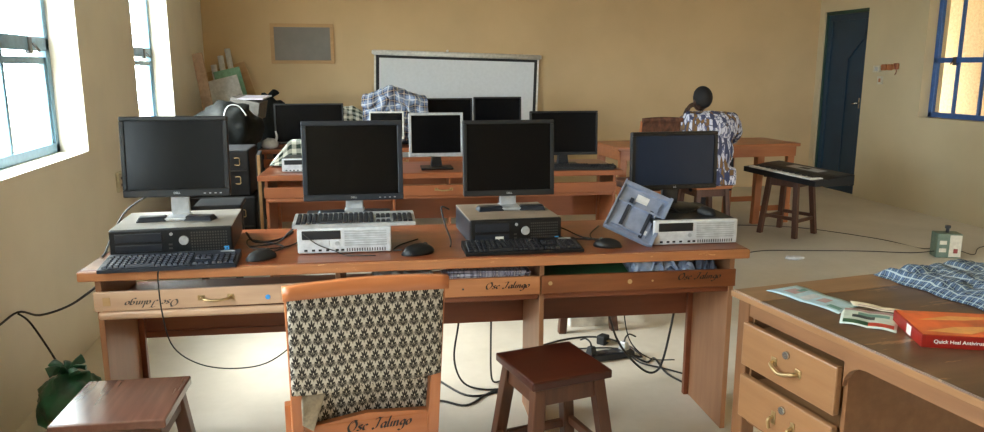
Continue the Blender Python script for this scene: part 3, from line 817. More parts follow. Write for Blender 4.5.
# ---------------------------------------------------------------- front chair
def make_chair(label, loc, rz, fabric, group, letter=True, sx=1):
    """origin on the floor under the back; back faces -Y (towards viewer), seat towards +Y"""
    t = thing('upholstered_chair', label, 'chair', loc, rz, group)
    w = .19; rake = .11; H = .95
    def bk(z): return max(0, (z - .42)) / (H - .42)
    def yb(z): return -rake * bk(z) if z > .42 else 0
    for s in (-1, 1):
        mb = MB()
        mb.taper((s * (w - .012) - .017, s * (w - .012) + .017, -.022, .022), (s * (w - .010) - .017, s * (w - .010) + .017, -.022, .022), 0, .42, .003)
        mb.taper((s * (w - .010) - .017, s * (w - .010) + .017, -.022, .022), (s * w - .012, s * w + .012, -.016 - rake, .014 - rake), .42, H - .02, .003)
        mb.build('back_post', M['chairw'], t)
        MB().taper((s * (w + .01) - .018, s * (w + .01) + .018, .39, .43), (s * (w + .01) - .018, s * (w + .01) + .018, .39, .43), 0, .42, .003).build('front_leg', M['chairw'], t)
        MB().box(s * w - .01, s * w + .01, .02, .4, .36, .42, .002).box(s * w - .009, s * w + .009, .02, .4, .15, .18, .002).build('side_rail', M['chairw'], t)
    # top rail, gently bowed
    mb = MB()
    mb.grid(lambda u, v: Vector(((u - .5) * 2 * (w + .016), -rake - .02 + .012 * math.cos((u - .5) * PI), H - .030 + v * .030 + .006 * math.sin(u * PI) * v)), 20, 2)
    tr = mb.build('top_rail', M['chairx'] if letter else fabric, t); solid(tr, .026, 1)
    mb = MB(); mb.box(-w + .014, w - .014, yb(.54) - .012, yb(.54) + .01, .485, .553, .004)
    mb.prism([(-w + .014, .545), (0, .569), (w - .014, .557), (w - .014, .535), (-w + .014, .535)], -.01, .01, M=Matrix.Translation((0, yb(.545), 0)) @ Matrix.Rotation(R(90), 4, 'X'))
    lr = mb.build('lower_rail', M['chairx'], t)
    if letter: lettering('Osc Jalingo', .030, M['ink'], lr, (.03, yb(.54) - .0135, .524), (R(90), 0, 0), .28, 1.15)
    for yy in (.41, 0): MB().box(-w, w, yy - .01, yy + .01, .36, .42, .002).build('seat_rail', M['chairx'], t)
    # outer back cloth: hangs from the rail over the posts
    z0, z1 = .655, H - .028
    def back(u, v):
        z = z0 + (z1 - z0) * v + (.022 * u - .004 * math.sin(u * 9)) * (1 - v)
        y = yb(z) - .024 - .010 * math.sin(u * PI) + .002 * noise.noise(Vector((u * 5, v * 4, 2)))
        return Vector(((u - .5) * 2 * (w + .006), y, z))
    o = MB().grid(back, 30, 20, uv=lambda u, v: (u * .39, v * (z1 - z0) + .022 * u * (1 - v))).build('back_cover', fabric, t); solid(o, .003)
    # inner cloth, seen under it
    def inner(u, v):
        z = .53 + (.90 - .53) * v
        return Vector(((u - .5) * 2 * (w - .018), yb(z) + .012 + .01 * noise.noise(Vector((u * 6, v * 6, 9))) + .02 * (1 - v) * math.sin(u * 3), z))
    o = MB().grid(inner, 24, 16, uv=lambda u, v: (u * .34 + .01, v * .35)).build('inner_back_cloth', fabric, t); solid(o, .004)
    # loose lining fold at lower left
    def fold(u, v):
        return Vector((-w + .018 + u * .07 * (.4 + .6 * v), yb(.63) - .008 - .02 * math.sin(v * PI) * (1 - u), .565 + v * .10 - u * .02 * (1 - v)))
    o = MB().grid(fold, 10, 10).build('torn_lining', plain('grey_lining', (140, 130, 114), .9, 0, .3, 40), t); solid(o, .003)
    # seat cushion
    mb = MB(); mb.box(-w - .005, w + .005, .02, .44, .42, .475, .02, seg=4)
    L = mb.bm.loops.layers.uv.verify()
    for f in mb.bm.faces:
        for lp in f.loops: lp[L].uv = (lp.vert.co.x, lp.vert.co.y)
    mb.build('seat_cushion', fabric, t)
    return t
make_chair('wooden chair with palm-patterned grey upholstery, its back to the camera', (.044, 1.865, 0), R(4.5), M['damask'], 'upholstered chairs').scale = (.945, 1, 1)
make_chair('wooden chair with brown patterned back, left of the seated person', (2.44, 5.56, 0), R(3), M['brownfab'], 'upholstered chairs', False, .82).scale = (.82, 1, 1.12)

# ---------------------------------------------------------------- teacher's desk, right foreground
ang = R(7.4)
td = thing('pedestal_desk', 'wooden pedestal desk with drawers and worn brown top in the right foreground', 'desk', (1.197, 2.071, 0), ang)
# local frame: x = away from drawers (photo right), y negative = toward camera
LX, LY = 1.02, 1.42
MB().box(0, LX, -LY, -.13, .735, .76, .004).build('desktop', M['ttop'], td)
MB().box(0, LX, -.13, 0, .735, .76, .004).build('end_plank', M['tplank'], td)
MB().box(-.006, .0, -LY, 0, .738, .757, .002).box(-.004, LX, .0, .006, .738, .757, .002).build('edge_lipping', M['tdraw'], td)
for x in (.012, LX - .062):
    for y in (-.065, -LY + .015):
        MB().box(x, x + .05, y, y + .05, 0, .735, .003).build('leg', M['tdeskz'], td)
# apron with rounded corners over the kneehole (in the YZ plane)
ps = [(-.065, .735), (-.065, .69), (-.45, .69), (-.45, .62)]
for k in range(7):
    a = k / 6 * PI / 2; ps.append((-.52 + .07 * math.cos(a) , .62 + .07 * math.sin(a)))
ps += [(-.94, .69)]
for k in range(7):
    a = PI / 2 + k / 6 * PI / 2; ps.append((-.94 + .07 * math.cos(a), .62 + .07 * math.sin(a)))
ps += [(-1.01, .62), (-LY + .065, .62), (-LY + .065, .735)]
TX = Matrix(((0, 0, 1, 0), (1, 0, 0, 0), (0, 1, 0, 0), (0, 0, 0, 1)))
MB().prism(ps, .016, .036, M=TX).build('apron', M['tdesk'], td)
MB().box(LX - .03, LX - .014, -LY + .06, -.06, .6, .735).build('far_apron', M['tdesk'], td)
MB().box(.06, LX - .06, -.03, -.014, .33, .735).build('end_panel', M['tdesk'], td)
for (ya, yb_) in ((-.455, -.06), (-LY + .06, -1.0)):
    p = MB(); p.box(.03, .6, ya, ya + .014, .34, .735).box(.03, .6, yb_ - .014, yb_, .34, .735).box(.586, .6, ya, yb_, .34, .735).box(.03, .6, ya, yb_, .34, .352)
    p.build('pedestal', M['tdesk'], td)
    for k, (za, zb) in enumerate(((.535, .672), (.365, .503))):
        dr = MB()
        dr.box(.0, .022, ya + .012, yb_ + .002, za, zb, .004).box(.022, .5, ya + .03, yb_ - .02, za + .01, zb - .02)
        do = dr.build('drawer', M['tdraw'], td)
        yc = (ya + yb_) / 2
        MB().cyl((0, yc, zb - .035), (-.008, yc, zb - .035), .012, .011, 20).build('lock', M['chrome'], do)
        if ya > -.6 and k == 1:   # broken: two loose brackets
            for yy in (yc - .045, yc + .035):
                MB().box(-.004, 0, yy - .008, yy + .008, za + .045, za + .085, .002).tube([(-.004, yy, za + .07), (-.02, yy, za + .06), (-.016, yy, za + .035)], .005).build('handle_bracket', M['brass'], do)
        else:
            zc = (za + zb) / 2 - .015
            MB().box(-.004, 0, yc - .062, yc - .038, zc + .0, zc + .024, .002).box(-.004, 0, yc + .038, yc + .062, zc, zc + .024, .002).tube([(-.003, yc - .05, zc + .01), (-.02, yc - .042, zc + .008), (-.027, yc, zc - .004), (-.02, yc + .042, zc + .008), (-.003, yc + .05, zc + .01)], .0055).build('handle', M['brass'], do)

def tdp(x, y, z=.76): return (Matrix.Translation(td.location) @ Matrix.Rotation(ang, 4, 'Z')) @ Vector((x, y, z))
# leaflets
def leaflet(name, label, corners, base, marks, cat='leaflet', z=.7612):
    c = Vector((sum(p[0] for p in corners) / 4, sum(p[1] for p in corners) / 4, z))
    o = thing(name, label, cat, c)
    cs = [Vector((p[0], p[1], z)) - c for p in corners]
    def bl(u, v, dz=0):
        p = (cs[0] * (1 - u) + cs[1] * u) * (1 - v) + (cs[3] * (1 - u) + cs[2] * u) * v
        return Vector((p.x, p.y, dz + .004 * math.sin(u * PI) * 0 + .003 * abs(math.sin(u * 2 * PI))))
    g = MB().grid(lambda u, v: bl(u, v, .001), 16, 6).build('sheet', base, o); solid(g, .001)
    for (u0, u1, v0, v1, m) in marks:
        MB().grid(lambda u, v: bl(u0 + (u1 - u0) * u, v0 + (v1 - v0) * v, .0022), 6, 3).build('printed_patch', m, o)
    return o
pb = plain('pale_blue_leaflet', (176, 204, 214), .4); tealm = plain('teal_print', (104, 152, 142), .5); redm = plain('red_print', (200, 70, 50), .5); crm = plain('cream_print', (222, 214, 190), .5); darkm = plain('dark_print', (50, 60, 64), .5)
pink = plain('pinkish_print', (176, 146, 146), .5)
leaflet('leaflet', 'long pale blue leaflet lying along the far edge of the pedestal desk', ((1.285, 2.03), (1.36, 1.785), (1.462, 1.835), (1.41, 2.06)), pb,
        [(.12, .3, .3, .7, pink), (.2, .28, .55, .85, tealm), (.4, .52, .2, .75, M['paper']), (.58, .72, .35, .7, pink), (.78, .95, .2, .4, tealm)])
leaflet('leaflet', 'small white card with green and red print beside the red box', ((1.312, 1.715), (1.407, 1.615), (1.515, 1.735), (1.405, 1.83)), plain('white_card', (204, 216, 206), .4),
        [(.05, .5, .08, .3, M['green']), (.5, .95, .1, .3, redm), (.2, .6, .45, .62, darkm), (.3, .85, .62, .78, tealm), (.05, .95, .86, .98, pink)])
leaflet('card_strip', 'thin cream card strip lying behind the small printed card', ((1.44, 1.83), (1.53, 1.71), (1.56, 1.73), (1.46, 1.87)), crm, [(.1, .9, .1, .3, pink)], 'card', .766)

# red software box
bo = thing('software_box', 'red and orange cardboard software box with white lettering on the pedestal desk', 'box', (1.397, 1.518, .76), R(-21))
bw, bd, bh = .30, .20, .033
MB().box(0, bw, 0, bd, 0, bh, .002).build('carton', M['red'], bo)
MB(Matrix.Translation((0, 0, bh))).box(.004, bw - .004, .004, bd - .004, 0, .0008).build('printed_lid', M['orange'], bo)
ye = plain('yellow_print', (226, 160, 90), .4)
MB(Matrix.Translation((0, 0, bh + .0008))).prism([(.02, .03), (.12, .02), (.22, .09), (.1, .07)], 0, .0003).prism([(.03, .12), (.15, .13), (.28, .17), (.12, .16)], 0, .0003).prism([(.16, .03), (.28, .04), (.29, .08)], 0, .0003).build('printed_swoosh', ye, bo)
text_obj('lettering', 'Quick Heal Antivirus', .0135, M['whitep'], bo, (.085, -.0007, bh * .52), (R(90), 0, 0), .0003, bold=.0001)
MB().box(-.0006, .0006, .07, .10, .004, bh - .004).build('white_sticker', M['whitep'], bo)

# crumpled cloth on the desk
def cloth_heap(name, label, cat, corners, zbase, height, mat, nu=70, nv=36, seed=0, uvs_=(1, 1), fold=7, thick=.003, fdir=1, edge=.14):
    cs = [Vector(c) for c in corners]
    def fn(u, v):
        w = 1 + 0
        uu = u; vv = v + .06 * math.sin(u * 5 + seed) * math.sin(v * PI)
        p = (cs[0] * (1 - uu) + cs[1] * uu) * (1 - vv) + (cs[3] * (1 - uu) + cs[2] * uu) * vv
        e = min(1, min(u, 1 - u) / edge, min(v, 1 - v) / edge); e = math.sin(e * PI / 2)
        n1 = noise.noise(Vector((u * 3, v * fold, seed))); n2 = noise.noise(Vector((u * 7 + n1 * 2, v * fold * 2.2, seed + 5)))
        hgt = height * e * (.45 + .55 * abs(math.sin(v * fold * 1.6 + n1 * 4 + u * 3)) * (.7 + .5 * n1) + .25 * n2)
        jit = Vector((noise.noise(Vector((u * 6, v * 6, seed + 2))), noise.noise(Vector((u * 6, v * 6, seed + 3))), 0)) * .012
        return Vector((p.x, p.y, zbase + thick + max(0, hgt))) + jit
    o = MB().grid(fn, nu, nv, uv=lambda u, v: (u * uvs_[0], v * uvs_[1])).build(name, mat)
    solid(o, thick)
    return tag(o, label, cat)
cloth_heap('folded_cloth', 'crumpled blue and white checked cloth heaped on the pedestal desk', 'cloth',
           ((1.735, 2.12, 0), (1.79, 1.66, 0), (2.18, 1.72, 0), (2.17, 2.17, 0)), .76, .045, M['plaid2'], seed=4, uvs_=(.7, .5), fold=5)

# ---------------------------------------------------------------- long table, person, music keyboard
tb = thing('long_table', 'plain brown long table the person leans on near the back wall', 'table', (2.40, 6.22, 0), R(1.5))
MB().box(0, 1.815, 0, .62, .725, .755, .004).build('tabletop', M['chairx'], tb)
MB().box(.03, 1.785, .02, .038, .635, .725, .002).box(.03, 1.785, .582, .6, .635, .725, .002).box(.03, .048, .02, .6, .635, .725, .002).box(1.767, 1.785, .02, .6, .635, .725, .002).build('apron', M['chairx'], tb)
for x in (.035, 1.40, 1.71):
    for y in (.03, .54):
        MB().taper((x - (.02 if x == 1.40 else 0), x + .05, y, y + .05), (x, x + .07, y, y + .05), 0, .635, .004).build('leg', M['chairw'], tb)
MB().box(1.46, 1.78, .545, .57, .12, .17, .002).box(1.46, 1.78, .04, .065, .12, .17, .002).build('stretcher', M['chairx'], tb)

# person
def skin_mesh(chains, sub=2):
    """chains: list of (points, radii) -> mesh grown with the Skin modifier"""
    bm = bmesh.new(); L = bm.verts.layers.skin.verify(); named = {}
    for ch in chains:
        prev = None
        for i, (p, r) in enumerate(ch):
            if isinstance(p, str): v = named[p]
            else:
                nm = None
                if len(p) == 4: nm = p[3]
                v = bm.verts.new(p[:3]); v[L].radius = (r, r) if not isinstance(r, tuple) else r
                if not named or (nm and nm.startswith('root')): v[L].use_root = True
                if nm: named[nm] = v
                elif not named: named['_'] = v
            if prev: bm.edges.new((prev, v))
            prev = v
    me = bpy.data.meshes.new('sk'); bm.to_mesh(me); bm.free()
    o = bpy.data.objects.new('sk', me); COL.objects.link(o)
    o.modifiers.new('s', 'SKIN'); m = o.modifiers.new('ss', 'SUBSURF'); m.levels = sub; m.render_levels = sub
    bpy.context.view_layer.update()
    out = bpy.data.meshes.new_from_object(o.evaluated_get(bpy.context.evaluated_depsgraph_get()))
    bpy.data.objects.remove(o)
    return out
def merged(name, meshes, extra, mat, parent, vox=.01, wr=0, smooth=2):
    """one continuous surface out of overlapping volumes"""
    bm = bmesh.new()
    for me in meshes: bm.from_mesh(me)
    me = bpy.data.meshes.new(name); bm.to_mesh(me); bm.free()
    if extra:
        bm = bmesh.new(); bm.from_mesh(me)
        tmp = bpy.data.meshes.new('x'); extra.bm.to_mesh(tmp); extra.bm.free(); bm.from_mesh(tmp); bm.to_mesh(me); bm.free()
    o = bpy.data.objects.new(name, me); COL.objects.link(o)
    m = o.modifiers.new('r', 'REMESH'); m.mode = 'VOXEL'; m.voxel_size = vox; m.use_smooth_shade = True
    m = o.modifiers.new('sm', 'SMOOTH'); m.factor = .5; m.iterations = smooth
    bpy.context.view_layer.update()
    out = bpy.data.meshes.new_from_object(o.evaluated_get(bpy.context.evaluated_depsgraph_get()))
    bpy.data.objects.remove(o)
    if wr:
        for v in out.vertices:
            n = noise.noise(v.co * 14) * wr + noise.noise(v.co * 31) * wr * .4
            v.co += v.normal * n
    for p in out.polygons: p.use_smooth = True
    bm = bmesh.new(); bm.from_mesh(out); seen = set(); best = []
    for v0 in bm.verts:
        if v0 in seen: continue
        st = [v0]; seen.add(v0); comp = []
        while st:
            v = st.pop(); comp.append(v)
            for e in v.link_edges:
                q = e.other_vert(v)
                if q not in seen: seen.add(q); st.append(q)
        if len(comp) > len(best): best = comp
    best = set(best); bmesh.ops.delete(bm, geom=[v for v in bm.verts if v not in best], context='VERTS')
    bm.to_mesh(out); bm.free()
    out.materials.clear(); out.materials.append(mat)
    o = bpy.data.objects.new(name, out); COL.objects.link(o); o.parent = parent
    return o
pe = thing('person', 'person in a blue and brown leaf-print shirt seated with back to the camera', 'person', (3.09, 5.84, 0), R(-4))
SH_L, SH_R = (-.19, .06, 1.03), (.20, .07, 1.015)
EL_L, WR_L = (-.24, .40, .79), (-.15, .27, 1.02)
EL_R, WR_R = (.315, .27, .83), (.25, .50, .775)
body = skin_mesh([
  [((0, .02, .58, 'root'), .13), ((0, .03, .72, 'waist'), .115), ((.0, .05, .88), .125), ((0, .07, .99, 'chest'), .12), ((-.01, .085, 1.07, 'neck'), .078), ((-.025, .10, 1.15), .075)],
  [('chest', 0), (SH_L + ('sl',), .062), ((-.21, .2, .9), .048), (EL_L, .038), ((-.19, .31, .92), .034), (WR_L, .024)],
  [('chest', 0), (SH_R + ('sr',), .062), ((.26, .16, .92), .048), (EL_R, .038), ((.285, .39, .8), .034), (WR_R, .024)],
  [('root', 0), ((.09, .06, .56), .085), ((.11, .28, .56), .075), ((.12, .44, .53), .056), ((.125, .44, .3), .05), ((.125, .42, .09), .035), ((.13, .5, .05), .035), ((.13, .57, .035), .028)],
  [('root', 0), ((-.09, .06, .56), .085), ((-.11, .28, .56), .075), ((-.12, .44, .53), .056), ((-.125, .44, .3), .05), ((-.125, .42, .09), .035), ((-.13, .5, .05), .035), ((-.13, .57, .035), .028)],
])
HC_ = Vector((-.055, .12, 1.175)); HR = Matrix.Translation(HC_) @ Euler((R(14), R(-8), R(8))).to_matrix().to_4x4()
ex_ = MB()
HR = HR @ Matrix.Scale(.94, 4)
ex_.ico((0, 0, .015), (.076, .095, .1), 3, M=HR)                       # skull
ex_.ico((0, .035, -.06), (.056, .062, .055), 3, M=HR)                  # jaw
ex_.ico((0, .098, -.012), (.014, .02, .024), 2, M=HR)                 # nose
for s in (-1, 1):
    ex_.ico((s * .078, -.002, -.015), (.012, .02, .032), 2, M=HR)     # ears
    ex_.ico((s * .032, .086, .012), (.016, .008, .01), 2, M=HR)       # eye mounds
ex_.ico((0, .088, -.052), (.025, .012, .01), 2, M=HR)                 # lips
def hand(mb, wrist, fwd, up, side, curl=.5, s=1.0):
    """palm, four unequal bent fingers and a thumb from the palm side"""
    w = Vector(wrist); f = Vector(fwd).normalized(); u = Vector(up); u = (u - f * u.dot(f)).normalized(); r = f.cross(u) * side
    def P(a, b, c): return w + (f * a + r * b + u * c) * s
    mb.tube([P(-.02, 0, 0), P(.02, 0, 0), P(.06, .002, 0), P(.088, .002, -.002)], lambda t: (.022 + .016 * math.sin(min(1, t * 1.4) * PI / 2)) * s, 12, flat=.5 if abs(u.z) < 2 else .5)
    for k, (b, ln) in enumerate(((.028, .07), (.0095, .078), (-.0095, .072), (-.027, .056))):
        pts = []; a = 0; x = .082; z = 0
        pts.append(P(x, b, z))
        for seg in (.45, .32, .23):
            a += curl * .9; x += ln * seg * math.cos(a); z -= ln * seg * math.sin(a); pts.append(P(x, b * 1.08, z))
        mb.tube(pts, lambda t: (.0095 - .003 * t) * s, 8)
    mb.tube([P(.02, .028, -.002), P(.045, .05, -.01), P(.068, .056, -.02), P(.088, .052, -.028)], lambda t: (.0125 - .004 * t) * s, 8)
hand(ex_, WR_L, (.03, -.06, .13), (-1, .2, .15), -1, .35)
hand(ex_, WR_R, (-.35, 1, -.06), (.1, 0, 1), 1, .3)
merged('body', [body], ex_, M['skin'], pe, .0055, smooth=3)
hh = MB(); hh.ico((0, -.006, .024), (.0815, .099, .103), 4, M=HR)
cut = HR.inverted()
for v in list(hh.bm.verts):
    q = cut @ v.co
    if q.z < -.03 - .25 * min(0, q.y) * 0 and q.y > -.05 or q.z < -.055 or (q.y > .045 and q.z < .055): hh.bm.verts.remove(v)
ho = hh.build('hair', M['hair'], pe); solid(ho, .006, -1)
for p in ho.data.polygons: p.use_smooth = True
sh = skin_mesh([
  [((0, .01, .50, 'root'), .165), ((0, .015, .62), .16), ((0, .03, .78), .148), ((0, .05, .92), .155), ((0, .07, 1.01, 'chest'), .125), ((-.01, .085, 1.055), .075)],
  [('chest', 0), ((-.18, .06, 1.02), .078), ((-.235, .17, .93), .074), ((-.25, .29, .85), .066)],
  [('chest', 0), ((.19, .07, 1.005), .078), ((.265, .15, .93), .076), ((.315, .25, .85), .07), ((.31, .34, .815), .062)],
])
ex2 = MB(); ex2.taper((-.175, .175, -.155, .13), (-.19, .19, -.1, .14), .475, .62, .02)
ex2.ico((0, .04, .93), (.235, .135, .16), 3); ex2.ico((0, .03, .74), (.205, .14, .2), 3)
merged('shirt', [sh], ex2, M['shirt'], pe, .011, .006, 3)
ex3 = MB(); ex3.tube([(-.03, .03, 1.055), (-.07, .08, 1.07), (-.06, .15, 1.06), (0, .16, 1.045), (.05, .13, 1.06), (.05, .06, 1.07)], .014, 8, closed=True)
ex3.build('collar', M['shirt'], pe)
tr_ = skin_mesh([
  [((0, .03, .56, 'root'), .15), ((.09, .08, .555), .1), ((.11, .28, .555), .09), ((.12, .455, .53), .07), ((.125, .45, .3), .066), ((.125, .43, .12), .06)],
  [('root', 0), ((-.09, .08, .555), .1), ((-.11, .28, .555), .09), ((-.12, .455, .53), .07), ((-.125, .45, .3), .066), ((-.125, .43, .12), .06)],
])
ex4 = MB(); ex4.box(-.15, .15, -.09, .15, .472, .56, .03)
merged('trousers', [tr_], ex4, M['trouser'], pe, .013, .003)
for s in (-1, 1):
    sm = MB(); sm.ico((s * .13, .50, .045), (.05, .13, .045), 3, lambda c: 1)
    for v in sm.bm.verts: v.co.z = max(v.co.z, .002)
    sm.build('shoe', M['shoe'], pe)

# music keyboard on stool
mk = thing('music_keyboard', 'black electronic music keyboard with white keys lying across a stool', 'music keyboard', (3.57, 6.14, .53), R(-87))
kw, kd = .98, .36
# local x runs along the keyboard toward the camera, y = away from player
mb = MB(); mb.prism([(0, .0), (0, .045), (.14, .05), (.2, .07), (kd, .085), (kd, .0)], 0, kw, .006, M=Matrix.Rotation(R(90), 4, 'Z') @ Matrix.Rotation(R(90), 4, 'X'))
mb.build('keyboard_case', M['black'], mk)
k = MB(); nk = 36; x0 = .07; st = (kw - .14) / nk
for i in range(nk): k.box(x0 + i * st, x0 + i * st + st * .9, .008, .125, .045, .058, .001)
k.build('white_keys', plain('white_piano_key', (225, 222, 214), .3), mk)
k = MB()
for i in range(nk - 1):
    if i % 7 in (0, 1, 3, 4, 5): k.box(x0 + (i + 1) * st - st * .3, x0 + (i + 1) * st + st * .3, .055, .127, .057, .066, .001)
k.build('black_keys', M['blackm'], mk)
MB(Matrix.Translation((0, .2, .0715)) @ Matrix.Rotation(R(5.2), 4, 'X')).box(.3, .72, .02, .11, 0, .002).build('control_panel', M['silver'], mk)
MB(Matrix.Translation((0, .2, .0735)) @ Matrix.Rotation(R(5.2), 4, 'X')).box(.44, .56, .04, .09, 0, .001).build('display', M['cableg'], mk)
for xx in (.12, .86): MB(Matrix.Translation((0, .2, .0715)) @ Matrix.Rotation(R(5.2), 4, 'X')).box(xx - .09, xx + .09, .02, .13, 0, .002).build('speaker_grille', M['cableg'], mk)

# extension box on the floor
eb = thing('extension_box', 'cream and green wooden socket extension box standing on the floor by the right wall', 'extension box', (4.60, 4.87, 0), R(-20))
MB().box(-.09, .09, -.06, .06, 0, .19, .006).build('box_body', M['boxg'], eb)
MB().box(.0, .085, -.066, -.058, .01, .18, .003).build('front_plate', M['boxw'], eb)
for z in (.06, .12):
    MB().box(-.07, -.02, -.064, -.058, z - .015, z + .015, .002).build('socket', M['boxw'], eb)
MB().box(.03, .06, -.072, -.062, .04, .075, .003).build('rocker_switch', M['redb'], eb)
MB().cyl((0, 0, .19), (0, 0, .235), .012).cyl((0, 0, .225), (0, 0, .245), .02).build('plug', M['cableg'], eb)

# ---------------------------------------------------------------- cables
def cable(label, pts, r=.0035, mat=None, name='cable', cat='cable'):
    o = MB().tube(pts, r, 8).build(name, mat or M['cable'])
    return tag(o, label, cat)
cable('black cable running left from the extension box across the floor', [(2.6, 5.22, .005), (2.96, 5.2, .005), (3.3, 5.3, .005), (3.7, 5.22, .005), (4.1, 5.12, .005), (4.4, 5.0, .006), (4.52, 4.86, .05)])
cable('black cable running right from the extension box to the wall', [(4.69, 4.82, .05), (4.85, 4.85, .006), (5.1, 5.05, .005), (5.4, 5.1, .005), (5.72, 5.2, .006)])
cable('thin cable on the floor behind the extension box', [(3.5, 6.3, .004), (4.1, 6.05, .004), (4.5, 5.5, .004), (4.62, 5.1, .004), (4.63, 4.945, .09)], .003)
o = MB().ico((0, 0, .012), (.075, .05, .014), 3, lambda c: 1 + .25 * noise.noise(c * 3)).build('crumpled_wrapper', M['paper'], None, (3.40, 5.02, 0)); tag(o, 'small crumpled white wrapper on the floor beside the black cable', 'wrapper')
cable('black cable sagging from the left wall to the front desk', [(-1.30, 2.6, .53), (-1.30, 3.0, .475), (-1.29, 3.22, .475), (-1.16, 3.08, .50), (-1.0, 2.90, .58), (-.88, 2.76, .665), (-.83, 2.9, .7)], .0045)
cable('black cable hanging from the sagging wire down to the green bag', [(-1.29, 3.22, .47), (-1.25, 3.22, .43), (-1.18, 3.18, .33), (-1.13, 3.14, .26)], .004)
cable('keyboard cable drooping in a loop before the left rail of the front desk', [(-.60, 2.84, .768), (-.612, 2.68, .765), (-.622, 2.665, .735), (-.615, 2.655, .60), (-.585, 2.64, .49), (-.5, 2.63, .425), (-.38, 2.63, .40), (-.26, 2.63, .42), (-.15, 2.68, .50), (-.12, 2.9, .56)], .0024)
cable('black cable curling off the back of the leftmost monitor over the desk', [(-.62, 3.18, .92), (-.74, 3.25, .935), (-.84, 3.2, .88), (-.875, 3.1, .80), (-.87, 2.98, .764), (-.86, 2.9, .764)], .0035)
cable('black mouse cable curling between the leftmost case and the white-fronted case', [(-.27, 2.80, .77), (-.22, 2.92, .765), (-.3, 3.02, .765), (-.36, 3.0, .78), (-.33, 2.9, .77), (-.2, 2.93, .765), (-.1, 3.2, .765)], .003)
cable('thin cable rising to the grey keyboard from the front desk', [(-.35, 2.95, .765), (-.25, 2.98, .768), (-.2, 2.98, .81), (-.12, 2.965, .875)], .003)
cable('black cable behind the leftmost desktop case', [(-.37, 3.05, .80), (-.33, 3.0, .77), (-.24, 3.06, .765), (-.2, 3.2, .765)], .0045)
cable('thin pale cable crossing the front of the white case', [(-.14, 2.79, .84), (-.09, 2.782, .80), (-.03, 2.775, .775), (.02, 2.74, .764), (.12, 2.72, .763)], .002, M['cableg'])
cable('mouse cable trailing right from the white-fronted case', [(.22, 2.735, .775), (.19, 2.77, .768), (.22, 2.86, .765), (.3, 2.95, .765)], .003)
cable('black cable beside the dusty case, curling left of it', [(.46, 3.17, .84), (.42, 3.12, .86), (.415, 3.0, .82), (.425, 2.9, .77), (.41, 2.8, .764)], .0035)
cable('black cables looping between the dusty case and the leaning panel', [(.86, 2.95, .80), (.9, 2.9, .79), (.96, 2.85, .765), (1.02, 2.8, .765), (.95, 2.82, .765), (.88, 2.86, .765), (.86, 3.05, .765)], .003)
cable('mouse cable running behind the mouse near the leaning panel', [(1.0, 2.74, .775), (.99, 2.8, .765), (1.01, 2.9, .765), (1.1, 3.05, .765)], .0028)
cable('thin cable looped around the right end monitor neck', [(1.32, 2.84, .885), (1.36, 2.79, .863), (1.42, 2.8, .868), (1.44, 2.86, .863), (1.4, 2.95, .863)], .0025)
# under the desk
cable('thick black cable hanging in a loop at the right bay of the front desk', [(1.16, 3.2, .44), (1.19, 3.17, .36), (1.25, 3.15, .18), (1.36, 3.13, .05), (1.43, 3.12, .035), (1.47, 3.12, .12), (1.52, 3.14, .34)], .0055)
cable('thin black cable hanging beside the thick loop', [(1.3, 3.25, .44), (1.31, 3.25, .3), (1.35, 3.25, .14), (1.44, 3.22, .06), (1.56, 3.2, .05)], .003)
cable('black cable snaking over the floor from the power strip to the right', [(1.40, 3.36, .03), (1.46, 3.3, .006), (1.52, 3.34, .006), (1.50, 3.15, .006), (1.55, 2.98, .006)], .005)
cable('black cable arcing over the floor behind the dark red stool', [(.80, 3.45, .005), (1.0, 3.62, .005), (1.2, 3.7, .005), (1.36, 3.68, .005), (1.44, 3.5, .02), (1.46, 3.36, .01), (1.36, 3.34, .05)], .005)
cable('second black cable coiling around the power strip', [(.9, 3.36, .006), (1.05, 3.52, .006), (1.22, 3.53, .01), (1.4, 3.48, .01), (1.42, 3.3, .01), (1.52, 3.2, .006), (1.6, 3.1, .006)], .0045)
cable('black cable trailing on the floor between chair and stool', [(.2, 3.0, .006), (.38, 3.07, .006), (.5, 3.0, .006), (.62, 3.1, .006), (.8, 3.2, .006)], .005)
cable('upper black cable trailing from the chair toward the stool', [(.24, 3.4, .006), (.38, 3.35, .006), (.52, 3.1, .006), (.68, 3.12, .006), (.82, 3.25, .006)], .005)
cable('black cable hanging down in the middle bay left of the divider', [(.52, 3.2, .45), (.50, 3.2, .3), (.48, 3.2, .14), (.52, 3.18, .03), (.62, 3.14, .006), (.75, 3.15, .006)], .0045)
cable('short black cable hanging straight beside the divider panel', [(.655, 3.2, .45), (.65, 3.2, .2), (.655, 3.2, .03), (.70, 3.22, .006)], .0045)
ps_ = thing('power_strip', 'dark multi-socket power strip on the floor behind the red-brown stool', 'power strip', (1.29, 3.40, 0), R(8))
MB().box(-.14, .14, -.035, .035, 0, .035, .006).build('strip_body', M['dell'], ps_)
for k in range(4):
    MB().box(-.12 + k * .062, -.08 + k * .062, -.02, .02, .033, .037, .002).build('socket', M['cableg'], ps_)
def plug(label, loc, rz, mat):
    o = thing('power_plug', label, 'plug', loc, rz)
    MB().taper((-.022, .022, -.022, .022), (-.016, .016, -.014, .014), 0, .04, .004).build('plug_body', mat, o)
    MB().tube([(0, 0, .038), (0, .01, .06), (.0, .04, .07), (.01, .08, .05)], .0045).build('lead', M['cable'], o)
plug('black plug at the left end of the power strip', (1.20, 3.385, .037), R(30), M['blackm'])
plug('pale plug at the right end of the power strip', (1.385, 3.415, .037), R(-60), M['silver'])
o = thing('adapter_plug', 'black adapter block lying on the floor behind the power strip', 'plug', (1.34, 3.6, 0), R(40))
